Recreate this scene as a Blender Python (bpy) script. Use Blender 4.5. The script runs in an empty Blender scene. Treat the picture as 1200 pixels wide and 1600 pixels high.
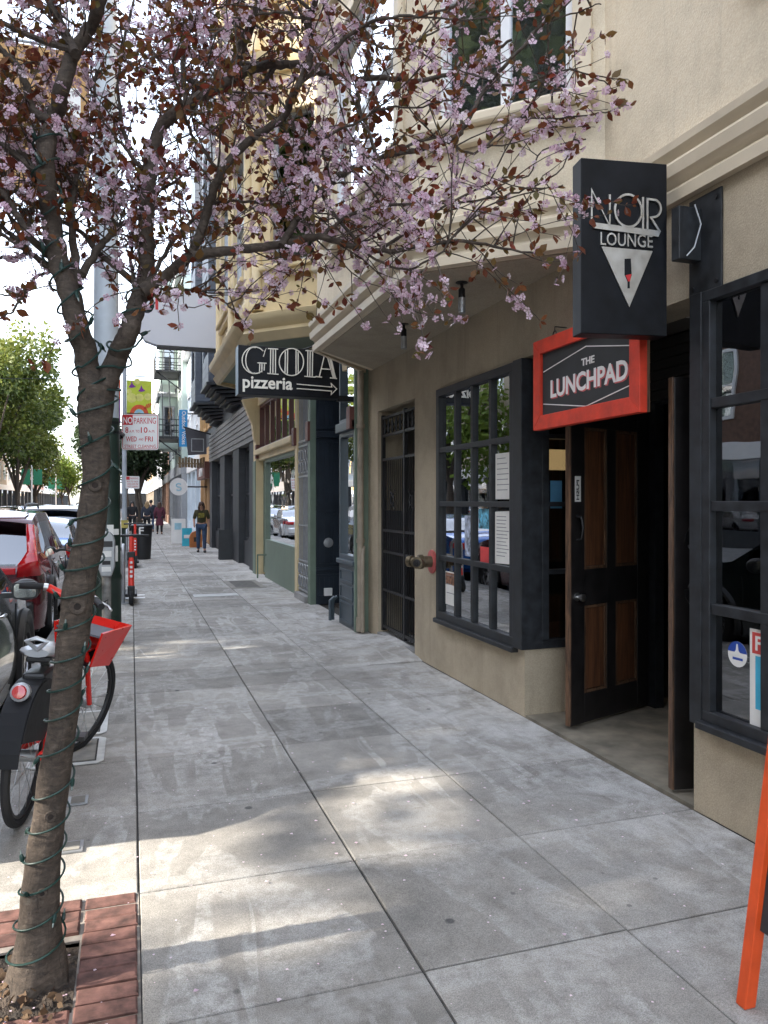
import bpy, bmesh, math, random
import numpy as np
from mathutils import Vector, Matrix, Euler
random.seed(7); np.random.seed(7)
R = math.radians
scene = bpy.context.scene
C = scene.collection

# ------------------------------------------------------------------ camera, sky, sun, exposure
YAW = math.atan(395/1200); CA, SA = math.cos(YAW), math.sin(YAW); EYE = 1.6
cam = bpy.data.cameras.new('camera'); camo = bpy.data.objects.new('camera', cam); C.objects.link(camo)
camo.location = (0, 0, EYE); camo.rotation_euler = (R(90), 0, -YAW)
cam.sensor_fit = 'VERTICAL'; cam.sensor_height = 36; cam.lens = 27.0; cam.shift_y = -0.01
cam.clip_start = 0.05; cam.clip_end = 3000
scene.camera = camo
SUN_EL = R(31)
w = bpy.data.worlds.new('World'); scene.world = w; w.use_nodes = True
nt = w.node_tree; bg = nt.nodes['Background']
sky = nt.nodes.new('ShaderNodeTexSky'); sky.sky_type = 'NISHITA'; sky.sun_disc = False
sky.sun_elevation = SUN_EL; sky.sun_rotation = R(270); sky.dust_density = 2.0; sky.air_density = 1.0
hs_ = nt.nodes.new('ShaderNodeHueSaturation'); hs_.inputs['Saturation'].default_value = .52
nt.links.new(sky.outputs[0], hs_.inputs['Color']); nt.links.new(hs_.outputs[0], bg.inputs[0]); bg.inputs[1].default_value = 0.15
sl = bpy.data.lights.new('sun', 'SUN'); sl.energy = 2.0; sl.angle = R(0.8); sl.color = (1, 0.93, 0.82)
so = bpy.data.objects.new('sun', sl); C.objects.link(so)
so.rotation_euler = Vector((math.cos(SUN_EL), 0.03, -math.sin(SUN_EL))).to_track_quat('-Z', 'Y').to_euler()
so.location = (-10, 0, 30)
vs = scene.view_settings; vs.view_transform = 'Standard'; vs.look = 'None'; vs.exposure = 2.82; vs.gamma = 1
scene.render.engine = 'CYCLES'; cy = scene.cycles; cy.max_bounces = 7; cy.diffuse_bounces = 4; cy.glossy_bounces = 4; cy.transmission_bounces = 4; cy.transparent_max_bounces = 10

# ------------------------------------------------------------------ helpers
def atD(px, py, zc):                       # a photo pixel at a chosen distance
    xc = (px-600)/1200*zc
    return Vector((xc*CA+zc*SA, zc*CA-xc*SA, EYE-(py-784)/1200*zc))
def onX(px, X):                            # Y on the plane X
    t = (px-600)/1200; return X*(CA-t*SA)/(SA+t*CA)
def tag(o, label=None, cat=None, group=None, kind=None):
    if label: o['label'] = label
    if cat: o['category'] = cat
    if group: o['group'] = group
    if kind: o['kind'] = kind
    return o
def thing(name, loc, label, cat, group=None, rz=0):
    o = bpy.data.objects.new(name, None); C.objects.link(o); o.location = loc; o.rotation_euler = (0, 0, rz)
    o.empty_display_size = 0.1
    return tag(o, label, cat, group)
def wm(o):                                 # world matrix without a depsgraph update
    m = Matrix.LocRotScale(o.location, o.rotation_euler, o.scale)
    return (wm(o.parent) @ o.matrix_parent_inverse @ m) if o.parent else m
def setparent(o, p):
    if p is not None:
        o.parent = p; o.matrix_parent_inverse = wm(p).inverted()
def copy_tree(o, parent=None):
    c = o.copy(); C.objects.link(c)
    if parent is not None: c.parent = parent
    for ch in o.children: copy_tree(ch, c)
    return c

class Fr:                                  # a local frame: u along, v up, n outward
    def __init__(s, O, U, N, V=(0, 0, 1)):
        s.O, s.U, s.V, s.N = Vector(O), Vector(U).normalized(), Vector(V).normalized(), Vector(N).normalized()
    def p(s, u, v, n=0): return s.O+s.U*u+s.V*v+s.N*n
WORLD = Fr((0, 0, 0), (1, 0, 0), (0, 1, 0))   # u=x v=z n=y

class MB:
    def __init__(s): s.v = []; s.f = []
    def add(s, vs, fs):
        b = len(s.v); s.v += [tuple(q) for q in vs]; s.f += [[b+i for i in f] for f in fs]; return s
    def box(s, x0, x1, y0, y1, z0, z1):
        return s.add([(x, y, z) for x in (x0, x1) for y in (y0, y1) for z in (z0, z1)],
                     [(0,1,3,2),(4,6,7,5),(0,4,5,1),(2,3,7,6),(0,2,6,4),(1,5,7,3)])
    def ob(s, F, u0, u1, v0, v1, n0, n1):
        return s.add([F.p(u, v, n) for u in (u0, u1) for n in (n0, n1) for v in (v0, v1)],
                     [(0,1,3,2),(4,6,7,5),(0,4,5,1),(2,3,7,6),(0,2,6,4),(1,5,7,3)])
    def poly(s, F, pts, n0, n1):           # polygon in (u,v), extruded from n0 to n1
        k = len(pts)
        vs = [F.p(u, v, n0) for u, v in pts]+[F.p(u, v, n1) for u, v in pts]
        fs = [list(range(k))[::-1], list(range(k, 2*k))]+[(i, (i+1) % k, k+(i+1) % k, k+i) for i in range(k)]
        return s.add(vs, fs)
    def ribbon(s, F, pts, wd, n0, n1, closed=False):
        P = [Vector((p[0], p[1])) for p in pts]; k = len(P); L = []; Rr = []
        for i in range(k):
            a = P[(i-1) % k] if (closed or i > 0) else None; b = P[(i+1) % k] if (closed or i < k-1) else None
            d1 = (P[i]-a).normalized() if a is not None else None; d2 = (b-P[i]).normalized() if b is not None else None
            if d1 is None: d1 = d2
            if d2 is None: d2 = d1
            n1_ = Vector((-d1.y, d1.x)); n2_ = Vector((-d2.y, d2.x)); m = (n1_+n2_)
            m = m.normalized() if m.length > 1e-6 else n1_
            sc = min(2.0, 1/max(0.3, m.dot(n1_)))*wd/2
            L.append(P[i]+m*sc); Rr.append(P[i]-m*sc)
        vs = []
        for i in range(k):
            for q, n in ((L[i], n0), (Rr[i], n0), (Rr[i], n1), (L[i], n1)): vs.append(F.p(q.x, q.y, n))
        fs = []
        for i in range(k if closed else k-1):
            a = 4*i; b = 4*((i+1) % k)
            for j in range(4): fs.append((a+j, a+(j+1) % 4, b+(j+1) % 4, b+j))
        if not closed: fs += [(3,2,1,0), (4*k-4, 4*k-3, 4*k-2, 4*k-1)]
        return s.add(vs, fs)
    def tube(s, pts, rad, seg=8, cap=True):
        P = [Vector(p) for p in pts]; k = len(P)
        rs = rad if hasattr(rad, '__len__') else [rad]*k
        up = Vector((0.31, 0.17, 0.93)); vs = []
        t0 = (P[1]-P[0]).normalized(); side = t0.cross(up).normalized()
        for i in range(k):
            t = (P[min(i+1, k-1)]-P[max(i-1, 0)])
            t = t.normalized() if t.length > 1e-9 else t0
            side = side-t*side.dot(t); side = side.normalized() if side.length > 1e-6 else t.orthogonal().normalized()
            o = t.cross(side)
            for j in range(seg):
                a = 2*math.pi*j/seg; vs.append(P[i]+(side*math.cos(a)+o*math.sin(a))*rs[i])
        fs = [(i*seg+j, i*seg+(j+1) % seg, (i+1)*seg+(j+1) % seg, (i+1)*seg+j) for i in range(k-1) for j in range(seg)]
        if cap: fs += [list(range(seg))[::-1], list(range((k-1)*seg, k*seg))]
        return s.add(vs, fs)
    def lathe(s, c, axis, prof, seg=20):   # prof: (distance along axis, radius)
        ax = Vector(axis).normalized(); c = Vector(c)
        return s.tube2([c+ax*d for d, r in prof], [max(r, 1e-4) for d, r in prof], ax, seg)
    def tube2(s, P, rs, ax, seg):
        a1 = ax.orthogonal().normalized(); a2 = ax.cross(a1); vs = []
        for p, r in zip(P, rs):
            for j in range(seg):
                t = 2*math.pi*j/seg; vs.append(p+(a1*math.cos(t)+a2*math.sin(t))*r)
        k = len(P)
        fs = [(i*seg+j, i*seg+(j+1) % seg, (i+1)*seg+(j+1) % seg, (i+1)*seg+j) for i in range(k-1) for j in range(seg)]
        fs += [list(range(seg))[::-1], list(range((k-1)*seg, k*seg))]
        return s.add(vs, fs)
    def torus(s, c, axis, R0, r, seg=40, rs=8, flat=1.0):
        ax = Vector(axis).normalized(); a1 = ax.orthogonal().normalized(); a2 = ax.cross(a1); c = Vector(c); vs = []
        for i in range(seg):
            t = 2*math.pi*i/seg; d = a1*math.cos(t)+a2*math.sin(t)
            for j in range(rs):
                q = 2*math.pi*j/rs; vs.append(c+d*(R0+r*math.cos(q))+ax*(r*flat*math.sin(q)))
        fs = [(i*rs+j, i*rs+(j+1) % rs, ((i+1) % seg)*rs+(j+1) % rs, ((i+1) % seg)*rs+j) for i in range(seg) for j in range(rs)]
        return s.add(vs, fs)
    def sphere(s, c, r, seg=14, rings=8):
        c = Vector(c); r = r if hasattr(r, '__len__') else (r, r, r)
        vs = [c+Vector((0, 0, r[2]))]
        for i in range(1, rings):
            p = math.pi*i/rings
            for j in range(seg):
                t = 2*math.pi*j/seg
                vs.append(c+Vector((r[0]*math.sin(p)*math.cos(t), r[1]*math.sin(p)*math.sin(t), r[2]*math.cos(p))))
        vs.append(c-Vector((0, 0, r[2]))); fs = [(0, 1+j, 1+(j+1) % seg) for j in range(seg)]
        for i in range(rings-2):
            for j in range(seg):
                a = 1+i*seg; fs.append((a+j, a+seg+j, a+seg+(j+1) % seg, a+(j+1) % seg))
        l = len(vs)-1; a = 1+(rings-2)*seg
        fs += [(l, a+(j+1) % seg, a+j) for j in range(seg)]
        return s.add(vs, fs)
    def sweep(s, path, prof):              # path: (x,y) with the wall on its LEFT; prof: (out, z), out to the RIGHT
        P = [Vector(p) for p in path]; k = len(P); m = len(prof); vs = []
        for i in range(k):
            d1 = (P[i]-P[i-1]).normalized() if i > 0 else (P[1]-P[0]).normalized()
            d2 = (P[i+1]-P[i]).normalized() if i < k-1 else d1
            n1 = Vector((d1.y, -d1.x)); n2 = Vector((d2.y, -d2.x)); b = (n1+n2).normalized(); sc = 1/max(.4, b.dot(n1))
            for o, z in prof: q = P[i]+b*(o*sc); vs.append((q.x, q.y, z))
        fs = [(i*m+j, (i+1)*m+j, (i+1)*m+(j+1) % m, i*m+(j+1) % m) for i in range(k-1) for j in range(m)]
        fs += [list(range(m)), list(range((k-1)*m, k*m))[::-1]]
        return s.add(vs, fs)
    def build(s, name, mat, parent=None, smooth=False, bevel=0, fix=True):
        me = bpy.data.meshes.new(name); me.from_pydata(s.v, [], s.f); me.update()
        if fix:
            bm = bmesh.new(); bm.from_mesh(me); bmesh.ops.recalc_face_normals(bm, faces=bm.faces); bm.to_mesh(me); bm.free()
        if smooth:
            me.polygons.foreach_set('use_smooth', [True]*len(me.polygons))
            try: me.set_sharp_from_angle(angle=R(40))
            except Exception: pass
        o = bpy.data.objects.new(name, me); C.objects.link(o)
        if mat is not None: me.materials.append(mat)
        if bevel:
            b = o.modifiers.new('bevel', 'BEVEL'); b.width = bevel; b.segments = 2; b.limit_method = 'ANGLE'; b.angle_limit = R(40)
        setparent(o, parent)
        return o
def B(name, mat, parent, *a, bevel=0): return MB().box(*a).build(name, mat, parent, bevel=bevel)
def OB(name, mat, parent, F, *a, bevel=0): return MB().ob(F, *a).build(name, mat, parent, bevel=bevel)

def text(name, body, F, u0, v0, wd, ht, n0, n1, mat, parent, bold=0.0, shear=0.0):
    cu = bpy.data.curves.new('t', 'FONT'); cu.body = body; cu.resolution_u = 3; cu.offset = bold; cu.shear = shear
    to = bpy.data.objects.new('t', cu); C.objects.link(to)
    dg = bpy.context.evaluated_depsgraph_get(); dg.update()
    me = bpy.data.meshes.new_from_object(to.evaluated_get(dg)); bpy.data.objects.remove(to); bpy.data.curves.remove(cu)
    co = np.empty(len(me.vertices)*3); me.vertices.foreach_get('co', co); co = co.reshape(-1, 3)
    lo = co.min(0); hi = co.max(0); sx = wd/(hi[0]-lo[0]); sy = ht/(hi[1]-lo[1])
    m = MB(); k = len(co)
    pts = [(u0+(c[0]-lo[0])*sx, v0+(c[1]-lo[1])*sy) for c in co]
    m.v = [tuple(F.p(u, v, n1)) for u, v in pts]+[tuple(F.p(u, v, n0)) for u, v in pts]
    edges = {}
    for p in me.polygons:
        vv = list(p.vertices); m.f.append(vv)
        for i in range(len(vv)):
            e = (vv[i], vv[(i+1) % len(vv)])
            if (e[1], e[0]) in edges: del edges[(e[1], e[0])]
            else: edges[e] = 1
    for a, b in edges: m.f.append([a, b, b+k, a+k])
    bpy.data.meshes.remove(me)
    return m.build(name, mat, parent, fix=False)

# ------------------------------------------------------------------ materials
MATS = {}
def nodes(name):
    m = bpy.data.materials.new(name); m.use_nodes = True; n = m.node_tree.nodes; l = m.node_tree.links
    return m, n, l, n['Principled BSDF']
def coords(n, l, scale=1.0, kind='Object'):
    tc = n.new('ShaderNodeTexCoord')
    if kind == 'World':
        g = n.new('ShaderNodeNewGeometry'); return g.outputs['Position']
    return tc.outputs[kind]
def ramp(n, l, src, stops):
    r = n.new('ShaderNodeValToRGB'); l.new(src, r.inputs[0]); e = r.color_ramp.elements
    while len(e) < len(stops): e.new(0.5)
    for i, (p, c) in enumerate(stops): e[i].position = p; e[i].color = (*c, 1) if len(c) == 3 else c
    return r.outputs[0]
def noise(n, l, vec, scale, detail=4, rough=.55, dist=0):
    t = n.new('ShaderNodeTexNoise'); l.new(vec, t.inputs['Vector']); t.inputs['Scale'].default_value = scale
    t.inputs['Detail'].default_value = detail; t.inputs['Roughness'].default_value = rough; t.inputs['Distortion'].default_value = dist
    return t.outputs['Fac']
def mixc(n, l, fac, a, b, mode='MIX'):
    x = n.new('ShaderNodeMix'); x.data_type = 'RGBA'; x.blend_type = mode
    for v, i in ((fac, 0), (a, 6), (b, 7)):
        if isinstance(v, (int, float)): x.inputs[i].default_value = v
        elif isinstance(v, tuple): x.inputs[i].default_value = (*v[:3], 1)
        else: l.new(v, x.inputs[i])
    return x.outputs[2]
def bump(n, l, p, h, strength=.3, dist=.01):
    b = n.new('ShaderNodeBump'); b.inputs['Strength'].default_value = strength; b.inputs['Distance'].default_value = dist
    l.new(h, b.inputs['Height']); l.new(b.outputs[0], p.inputs['Normal'])
def mat(name, col, rough=.6, metal=0, var=.12, vscale=6, bscale=0, bstr=.2, bdist=.004, spec=.5, coat=0, grime=0, kind='World'):
    if name in MATS: return MATS[name]
    m, n, l, p = nodes(name); vec = coords(n, l, 1, kind)
    f = noise(n, l, vec, vscale, 5)
    a = tuple(max(0, c*(1-var*1.6)) for c in col); b = tuple(min(1, c*(1+var)) for c in col)
    c = ramp(n, l, f, [(.3, a), (.7, b)])
    if grime:
        g = noise(n, l, vec, vscale*.35, 6, .7, .6)
        gf = ramp(n, l, g, [(.5, (0, 0, 0)), (.75, (grime,)*3)])
        c = mixc(n, l, gf, c, tuple(x*.45 for x in col))
    l.new(c, p.inputs['Base Color'])
    rr = n.new('ShaderNodeMapRange'); l.new(f, rr.inputs[0]); rr.inputs[3].default_value = max(.02, rough-.1); rr.inputs[4].default_value = min(1, rough+.1)
    l.new(rr.outputs[0], p.inputs['Roughness'])
    p.inputs['Metallic'].default_value = metal; p.inputs['Specular IOR Level'].default_value = spec; p.inputs['Coat Weight'].default_value = coat
    if bscale: bump(n, l, p, noise(n, l, vec, bscale, 3), bstr, bdist)
    MATS[name] = m; return m
def stucco(name, col, scale=110, st=.55, streak=.5):
    m, n, l, p = nodes(name); vec = coords(n, l, 1, 'World')
    f = noise(n, l, vec, 1.7, 6, .65); c = ramp(n, l, f, [(.3, tuple(x*.78 for x in col)), (.5, tuple(col)), (.7, tuple(min(1, x*1.1) for x in col))])
    mp = n.new('ShaderNodeMapping'); mp.inputs['Scale'].default_value = (7, 7, .55); l.new(vec, mp.inputs[0])
    s = noise(n, l, mp.outputs[0], 1.0, 5, .7); sf = ramp(n, l, s, [(.52, (0, 0, 0)), (.78, (streak,)*3)])
    c = mixc(n, l, sf, c, tuple(x*.68 for x in col)); 
    fine = noise(n, l, vec, scale*1.5, 2, .6); c = mixc(n, l, .22, c, ramp(n, l, fine, [(.35, (.25,)*3), (.65, (.8,)*3)]), 'OVERLAY')
    l.new(c, p.inputs['Base Color']); p.inputs['Roughness'].default_value = .92
    bump(n, l, p, noise(n, l, vec, scale, 3, .6), st, .006); MATS[name] = m; return m
def glass(name, tint=(.75, .8, .8), boost=1.0, rough=.0):
    m, n, l, p = nodes(name); n.remove(p); out = n['Material Output']
    t = n.new('ShaderNodeBsdfTransparent'); t.inputs[0].default_value = (*tint, 1)
    g = n.new('ShaderNodeBsdfGlossy'); g.inputs['Roughness'].default_value = rough; g.inputs[0].default_value = (.95, .97, 1, 1)
    fr = n.new('ShaderNodeFresnel'); fr.inputs[0].default_value = 1.52
    mu = n.new('ShaderNodeMath'); mu.operation = 'MULTIPLY_ADD'; mu.use_clamp = True; mu.inputs[1].default_value = 1.7*boost; mu.inputs[2].default_value = .03*boost
    nz = noise(n, l, coords(n, l, 1, 'World'), 1.3, 2); b = n.new('ShaderNodeBump'); b.inputs['Strength'].default_value = .04; b.inputs['Distance'].default_value = .05
    l.new(nz, b.inputs['Height']); l.new(b.outputs[0], g.inputs['Normal'])
    l.new(fr.outputs[0], mu.inputs[0]); mx = n.new('ShaderNodeMixShader'); l.new(mu.outputs[0], mx.inputs[0]); l.new(t.outputs[0], mx.inputs[1]); l.new(g.outputs[0], mx.inputs[2])
    l.new(mx.outputs[0], out.inputs[0]); MATS[name] = m; return m
def emis(name, col, st):
    m, n, l, p = nodes(name); p.inputs['Base Color'].default_value = (*col, 1); p.inputs['Emission Color'].default_value = (*col, 1); p.inputs['Emission Strength'].default_value = st
    MATS[name] = m; return m

def concrete():
    m, n, l, p = nodes('concrete'); vec = coords(n, l, 1, 'World')
    oi = n.new('ShaderNodeObjectInfo')
    big = noise(n, l, vec, .9, 6, .65, .3); mid = noise(n, l, vec, 6, 6, .7); fine = noise(n, l, vec, 260, 2, .7)
    c = ramp(n, l, big, [(.3, (.212, .198, .176)), (.5, (.29, .272, .243)), (.72, (.39, .363, .32))])
    c = mixc(n, l, .5, c, ramp(n, l, mid, [(.3, (.3,)*3), (.7, (.72,)*3)]), 'OVERLAY')
    # pale scrubbed smears in long curving strokes
    mp = n.new('ShaderNodeMapping'); mp.inputs['Rotation'].default_value = (0, 0, .5); mp.inputs['Scale'].default_value = (2.6, .8, 1); l.new(vec, mp.inputs[0])
    sm = noise(n, l, mp.outputs[0], .8, 3, .45, 1.6); sf = ramp(n, l, sm, [(.52, (0, 0, 0)), (.55, (.6,)*3), (.63, (.45,)*3), (.70, (0, 0, 0))])
    mp2 = n.new('ShaderNodeMapping'); mp2.inputs['Rotation'].default_value = (0, 0, -.75); mp2.inputs['Scale'].default_value = (5.5, .9, 1); mp2.inputs['Location'].default_value = (3.1, 1.7, 0); l.new(vec, mp2.inputs[0])
    s2 = ramp(n, l, noise(n, l, mp2.outputs[0], 1.1, 2, .4, .7), [(.54, (0, 0, 0)), (.565, (.85,)*3), (.64, (.7,)*3), (.67, (0, 0, 0))]); s2m = ramp(n, l, noise(n, l, vec, .55, 1), [(.45, (0, 0, 0)), (.58, (1, 1, 1))])
    s2 = mixc(n, l, 1.0, s2, s2m, 'MULTIPLY'); sf = mixc(n, l, 1.0, sf, s2, 'LIGHTEN')
    wv = n.new('ShaderNodeTexWave'); wv.wave_type = 'RINGS'; wv.inputs['Scale'].default_value = .33; wv.inputs['Distortion'].default_value = 3.5; wv.inputs['Detail'].default_value = 1; l.new(vec, wv.inputs['Vector'])
    s3 = ramp(n, l, wv.outputs['Fac'], [(.93, (0, 0, 0)), (.97, (.5,)*3)]); sf = mixc(n, l, 1.0, sf, s3, 'LIGHTEN')
    brk = ramp(n, l, noise(n, l, vec, 14, 4, .7), [(.35, (0, 0, 0)), (.6, (1, 1, 1))])
    sf = mixc(n, l, 1.0, sf, brk, 'MULTIPLY')
    c = mixc(n, l, sf, c, (.50, .485, .455))
    # lime bloom along the building line
    sx = n.new('ShaderNodeSeparateXYZ'); l.new(vec, sx.inputs[0])
    ed = n.new('ShaderNodeMapRange'); l.new(sx.outputs[0], ed.inputs[0]); ed.inputs[1].default_value = 1.5; ed.inputs[2].default_value = 2.75
    bl = ramp(n, l, noise(n, l, vec, 2.6, 6, .7, .5), [(.42, (0, 0, 0)), (.66, (.95,)*3)])
    bf = mixc(n, l, 1.0, ed.outputs[0], bl, 'MULTIPLY'); c = mixc(n, l, bf, c, (.55, .54, .52))
    # dark gum spots
    vo = n.new('ShaderNodeTexVoronoi'); l.new(vec, vo.inputs['Vector']); vo.inputs['Scale'].default_value = 2.3
    gs = ramp(n, l, vo.outputs['Distance'], [(.035, (.75,)*3), (.055, (0, 0, 0))]); c = mixc(n, l, gs, c, (.06, .06, .062)); vo2 = n.new('ShaderNodeTexVoronoi'); l.new(vec, vo2.inputs['Vector']); vo2.inputs['Scale'].default_value = 6.1; gm = ramp(n, l, noise(n, l, vec, 1.7, 2), [(.5, (0, 0, 0)), (.6, (1, 1, 1))]); g2 = mixc(n, l, 1.0, ramp(n, l, vo2.outputs['Distance'], [(.05, (.6,)*3), (.085, (0, 0, 0))]), gm, 'MULTIPLY'); c = mixc(n, l, g2, c, (.10, .098, .095))
    c = mixc(n, l, .65, c, ramp(n, l, fine, [(.3, (.2,)*3), (.7, (.8,)*3)]), 'OVERLAY')
    # each slab was poured on its own day
    hs = n.new('ShaderNodeMapRange'); l.new(oi.outputs['Random'], hs.inputs[0]); hs.inputs[3].default_value = .80; hs.inputs[4].default_value = 1.16
    cc = n.new('ShaderNodeCombineColor'); [l.new(hs.outputs[0], cc.inputs[i]) for i in range(3)]
    c = mixc(n, l, 1.0, c, cc.outputs[0], 'MULTIPLY')
    l.new(c, p.inputs['Base Color']); p.inputs['Roughness'].default_value = .86; p.inputs['Specular IOR Level'].default_value = .3
    bump(n, l, p, noise(n, l, vec, 120, 4, .7), .35, .004); MATS['concrete'] = m; return m
CONC = concrete()
def bark():
    m, n, l, p = nodes('bark'); vec = coords(n, l, 1, 'World')
    mp = n.new('ShaderNodeMapping'); mp.inputs['Scale'].default_value = (13, 13, 30); l.new(vec, mp.inputs[0]); mq = n.new('ShaderNodeMapping'); mq.inputs['Scale'].default_value = (38, 38, 4.5); l.new(vec, mq.inputs[0]); ck = noise(n, l, mq.outputs[0], 1.0, 5, .7, 1.2)
    r = noise(n, l, mp.outputs[0], 2.4, 6, .7, .4); b2 = noise(n, l, vec, 16, 6, .7)
    c = ramp(n, l, r, [(.3, (.035, .026, .02)), (.55, (.078, .058, .043)), (.75, (.135, .105, .08))])
    c = mixc(n, l, .6, c, ramp(n, l, b2, [(.3, (.25,)*3), (.7, (.75,)*3)]), 'OVERLAY'); c = mixc(n, l, ramp(n, l, ck, [(.3, (.8,)*3), (.42, (0, 0, 0))]), c, (.018, .013, .01)); li = ramp(n, l, noise(n, l, vec, 7, 5, .7), [(.6, (0, 0, 0)), (.72, (.45,)*3)]); c = mixc(n, l, li, c, (.20, .185, .155))
    l.new(c, p.inputs['Base Color']); p.inputs['Roughness'].default_value = .85; bump(n, l, p, mixc(n, l, .5, mixc(n, l, .5, r, ck), b2), 1.0, .016); MATS['bark'] = m; return m
BARK = bark()
def wood(name, a, b, sc=(1, 1, .1), scale=14):
    m, n, l, p = nodes(name); vec = coords(n, l, 1, 'World'); mp = n.new('ShaderNodeMapping'); mp.inputs['Scale'].default_value = sc; l.new(vec, mp.inputs[0])
    r = noise(n, l, mp.outputs[0], scale, 5, .7, .8); c = ramp(n, l, r, [(.3, a), (.7, b)]); l.new(c, p.inputs['Base Color']); p.inputs['Roughness'].default_value = .55
    bump(n, l, p, r, .2, .003); MATS[name] = m; return m
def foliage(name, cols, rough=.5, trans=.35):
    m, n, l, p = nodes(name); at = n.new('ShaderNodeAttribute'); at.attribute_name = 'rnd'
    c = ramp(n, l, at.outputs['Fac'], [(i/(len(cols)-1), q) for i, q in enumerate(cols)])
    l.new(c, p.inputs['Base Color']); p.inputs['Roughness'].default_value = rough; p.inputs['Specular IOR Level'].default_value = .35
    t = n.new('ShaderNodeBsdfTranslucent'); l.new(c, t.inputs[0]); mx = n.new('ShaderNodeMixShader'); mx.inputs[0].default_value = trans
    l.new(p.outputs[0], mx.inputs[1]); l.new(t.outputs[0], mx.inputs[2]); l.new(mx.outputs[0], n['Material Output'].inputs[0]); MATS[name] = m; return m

TAUPE = stucco('taupe_stucco', (.40, .335, .24), 110, .55, .75); CREAM = stucco('cream_stucco', (.68, .585, .44), 80, .4, .6)
SOFFIT = stucco('soffit_stucco', (.36, .31, .235), 60, .2, .2)
CREAMTRIM = mat('cream_trim', (.66, .565, .42), .6, var=.08, vscale=2, bscale=60, bstr=.2, grime=.25)
YCREAM = mat('yellow_cream_paint', (.66, .53, .31), .55, var=.08, vscale=2, grime=.3)
FRAME = mat('blue_black_frame_paint', (.017, .0195, .023), .5, var=.4, vscale=14, bscale=30, bstr=.1)
NAVY = mat('navy_paint', (.016, .024, .036), .42, var=.15, vscale=5)
SIGNBLK = mat('sign_black_paint', (.008, .009, .012), .45, var=.35, vscale=7, grime=.2, spec=.2)
SILVER = mat('brushed_silver', (.62, .62, .61), .32, 1, var=.06, vscale=20)
BLKPAINT = mat('worn_black_paint', (.014, .012, .012), .45, var=.4, vscale=11, bscale=40, bstr=.15)
BLKMETAL = mat('black_iron', (.02, .02, .022), .45, .3, var=.2, vscale=15)
WORNWOOD = wood('worn_edge_wood', (.018, .012, .009), (.19, .10, .052), (1, 1, .12), 30)
PANELWOOD = wood('door_panel_wood', (.04, .016, .008), (.19, .075, .03), (8, 8, .5), 4)
REDPAINT = mat('orange_red_paint', (.68, .05, .02), .55, var=.16, vscale=9, bscale=50, bstr=.25, grime=.3)
ORANGEPAINT = mat('orange_board_paint', (.72, .085, .015), .42, var=.1, vscale=12)
CHALK = mat('charcoal_board', (.035, .038, .04), .7, var=.15, vscale=8)
WHITE = mat('white_paint', (.8, .79, .77), .5, var=.04, vscale=5)
PAPER = mat('white_paper', (.75, .74, .7), .8, var=.05, vscale=7)
GREY = mat('grey_metal', (.36, .37, .38), .45, .6, var=.12, vscale=9)
GALV = mat('pale_grey_pole_paint', (.42, .46, .5), .5, var=.1, vscale=3, grime=.2)
GREENPOLE = mat('dark_green_pole_paint', (.018, .035, .026), .45, var=.25, vscale=6, grime=.2)
RUBBER = mat('black_rubber', (.014, .014, .015), .75, var=.15, vscale=20)
PLASTIC = mat('black_plastic', (.018, .018, .019), .45, var=.15, vscale=12)
GLASS = glass('shop_glass', (.7, .74, .74), 1.9); GLASS2 = glass('reflective_glass', (.5, .55, .55), 2.3); GLASSD = glass('dark_tinted_glass', (.12, .13, .14), 1.6)
GLASSU = glass('upper_window_glass', (.78, .8, .82), 2.4)
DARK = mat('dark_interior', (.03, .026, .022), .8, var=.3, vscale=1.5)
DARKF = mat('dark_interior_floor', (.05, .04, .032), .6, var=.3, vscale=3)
BRICK = mat('red_brick_paver', (.165, .08, .063), .88, var=.45, vscale=14, bscale=70, bstr=.5, grime=.5)
SOIL = mat('tree_pit_soil', (.05, .036, .026), .95, var=.5, vscale=18, bscale=35, bstr=1, bdist=.03)
ASPH = mat('asphalt', (.055, .055, .057), .85, var=.2, vscale=3, bscale=160, bstr=.5)
JOINT = mat('joint_dirt', (.05, .047, .042), .95, var=.3, vscale=8)
CURB = mat('curb_concrete', (.27, .265, .255), .85, var=.2, vscale=4, bscale=90, bstr=.3, grime=.4)
CGREEN = mat('sage_green_paint', (.15, .2, .15), .5, var=.12, vscale=3, grime=.25)
MAROON = mat('maroon_trim', (.13, .045, .035), .5, var=.12, vscale=4)
SLATE = mat('slate_blue_paint', (.055, .075, .09), .42, var=.12, vscale=4)
CHAR = mat('charcoal_siding', (.03, .033, .038), .55, var=.2, vscale=4)
CHARL = mat('weathered_grey_boards', (.13, .125, .115), .65, var=.2, vscale=5)
GREENWIRE = mat('green_wire', (.008, .036, .028), .45, var=.15, vscale=30)
BIKERED = mat('bike_red', (.78, .02, .012), .3, var=.06, vscale=10, coat=.5)
ROT = mat('red_sign_ink', (.55, .02, .025), .5, var=.05)
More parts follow.
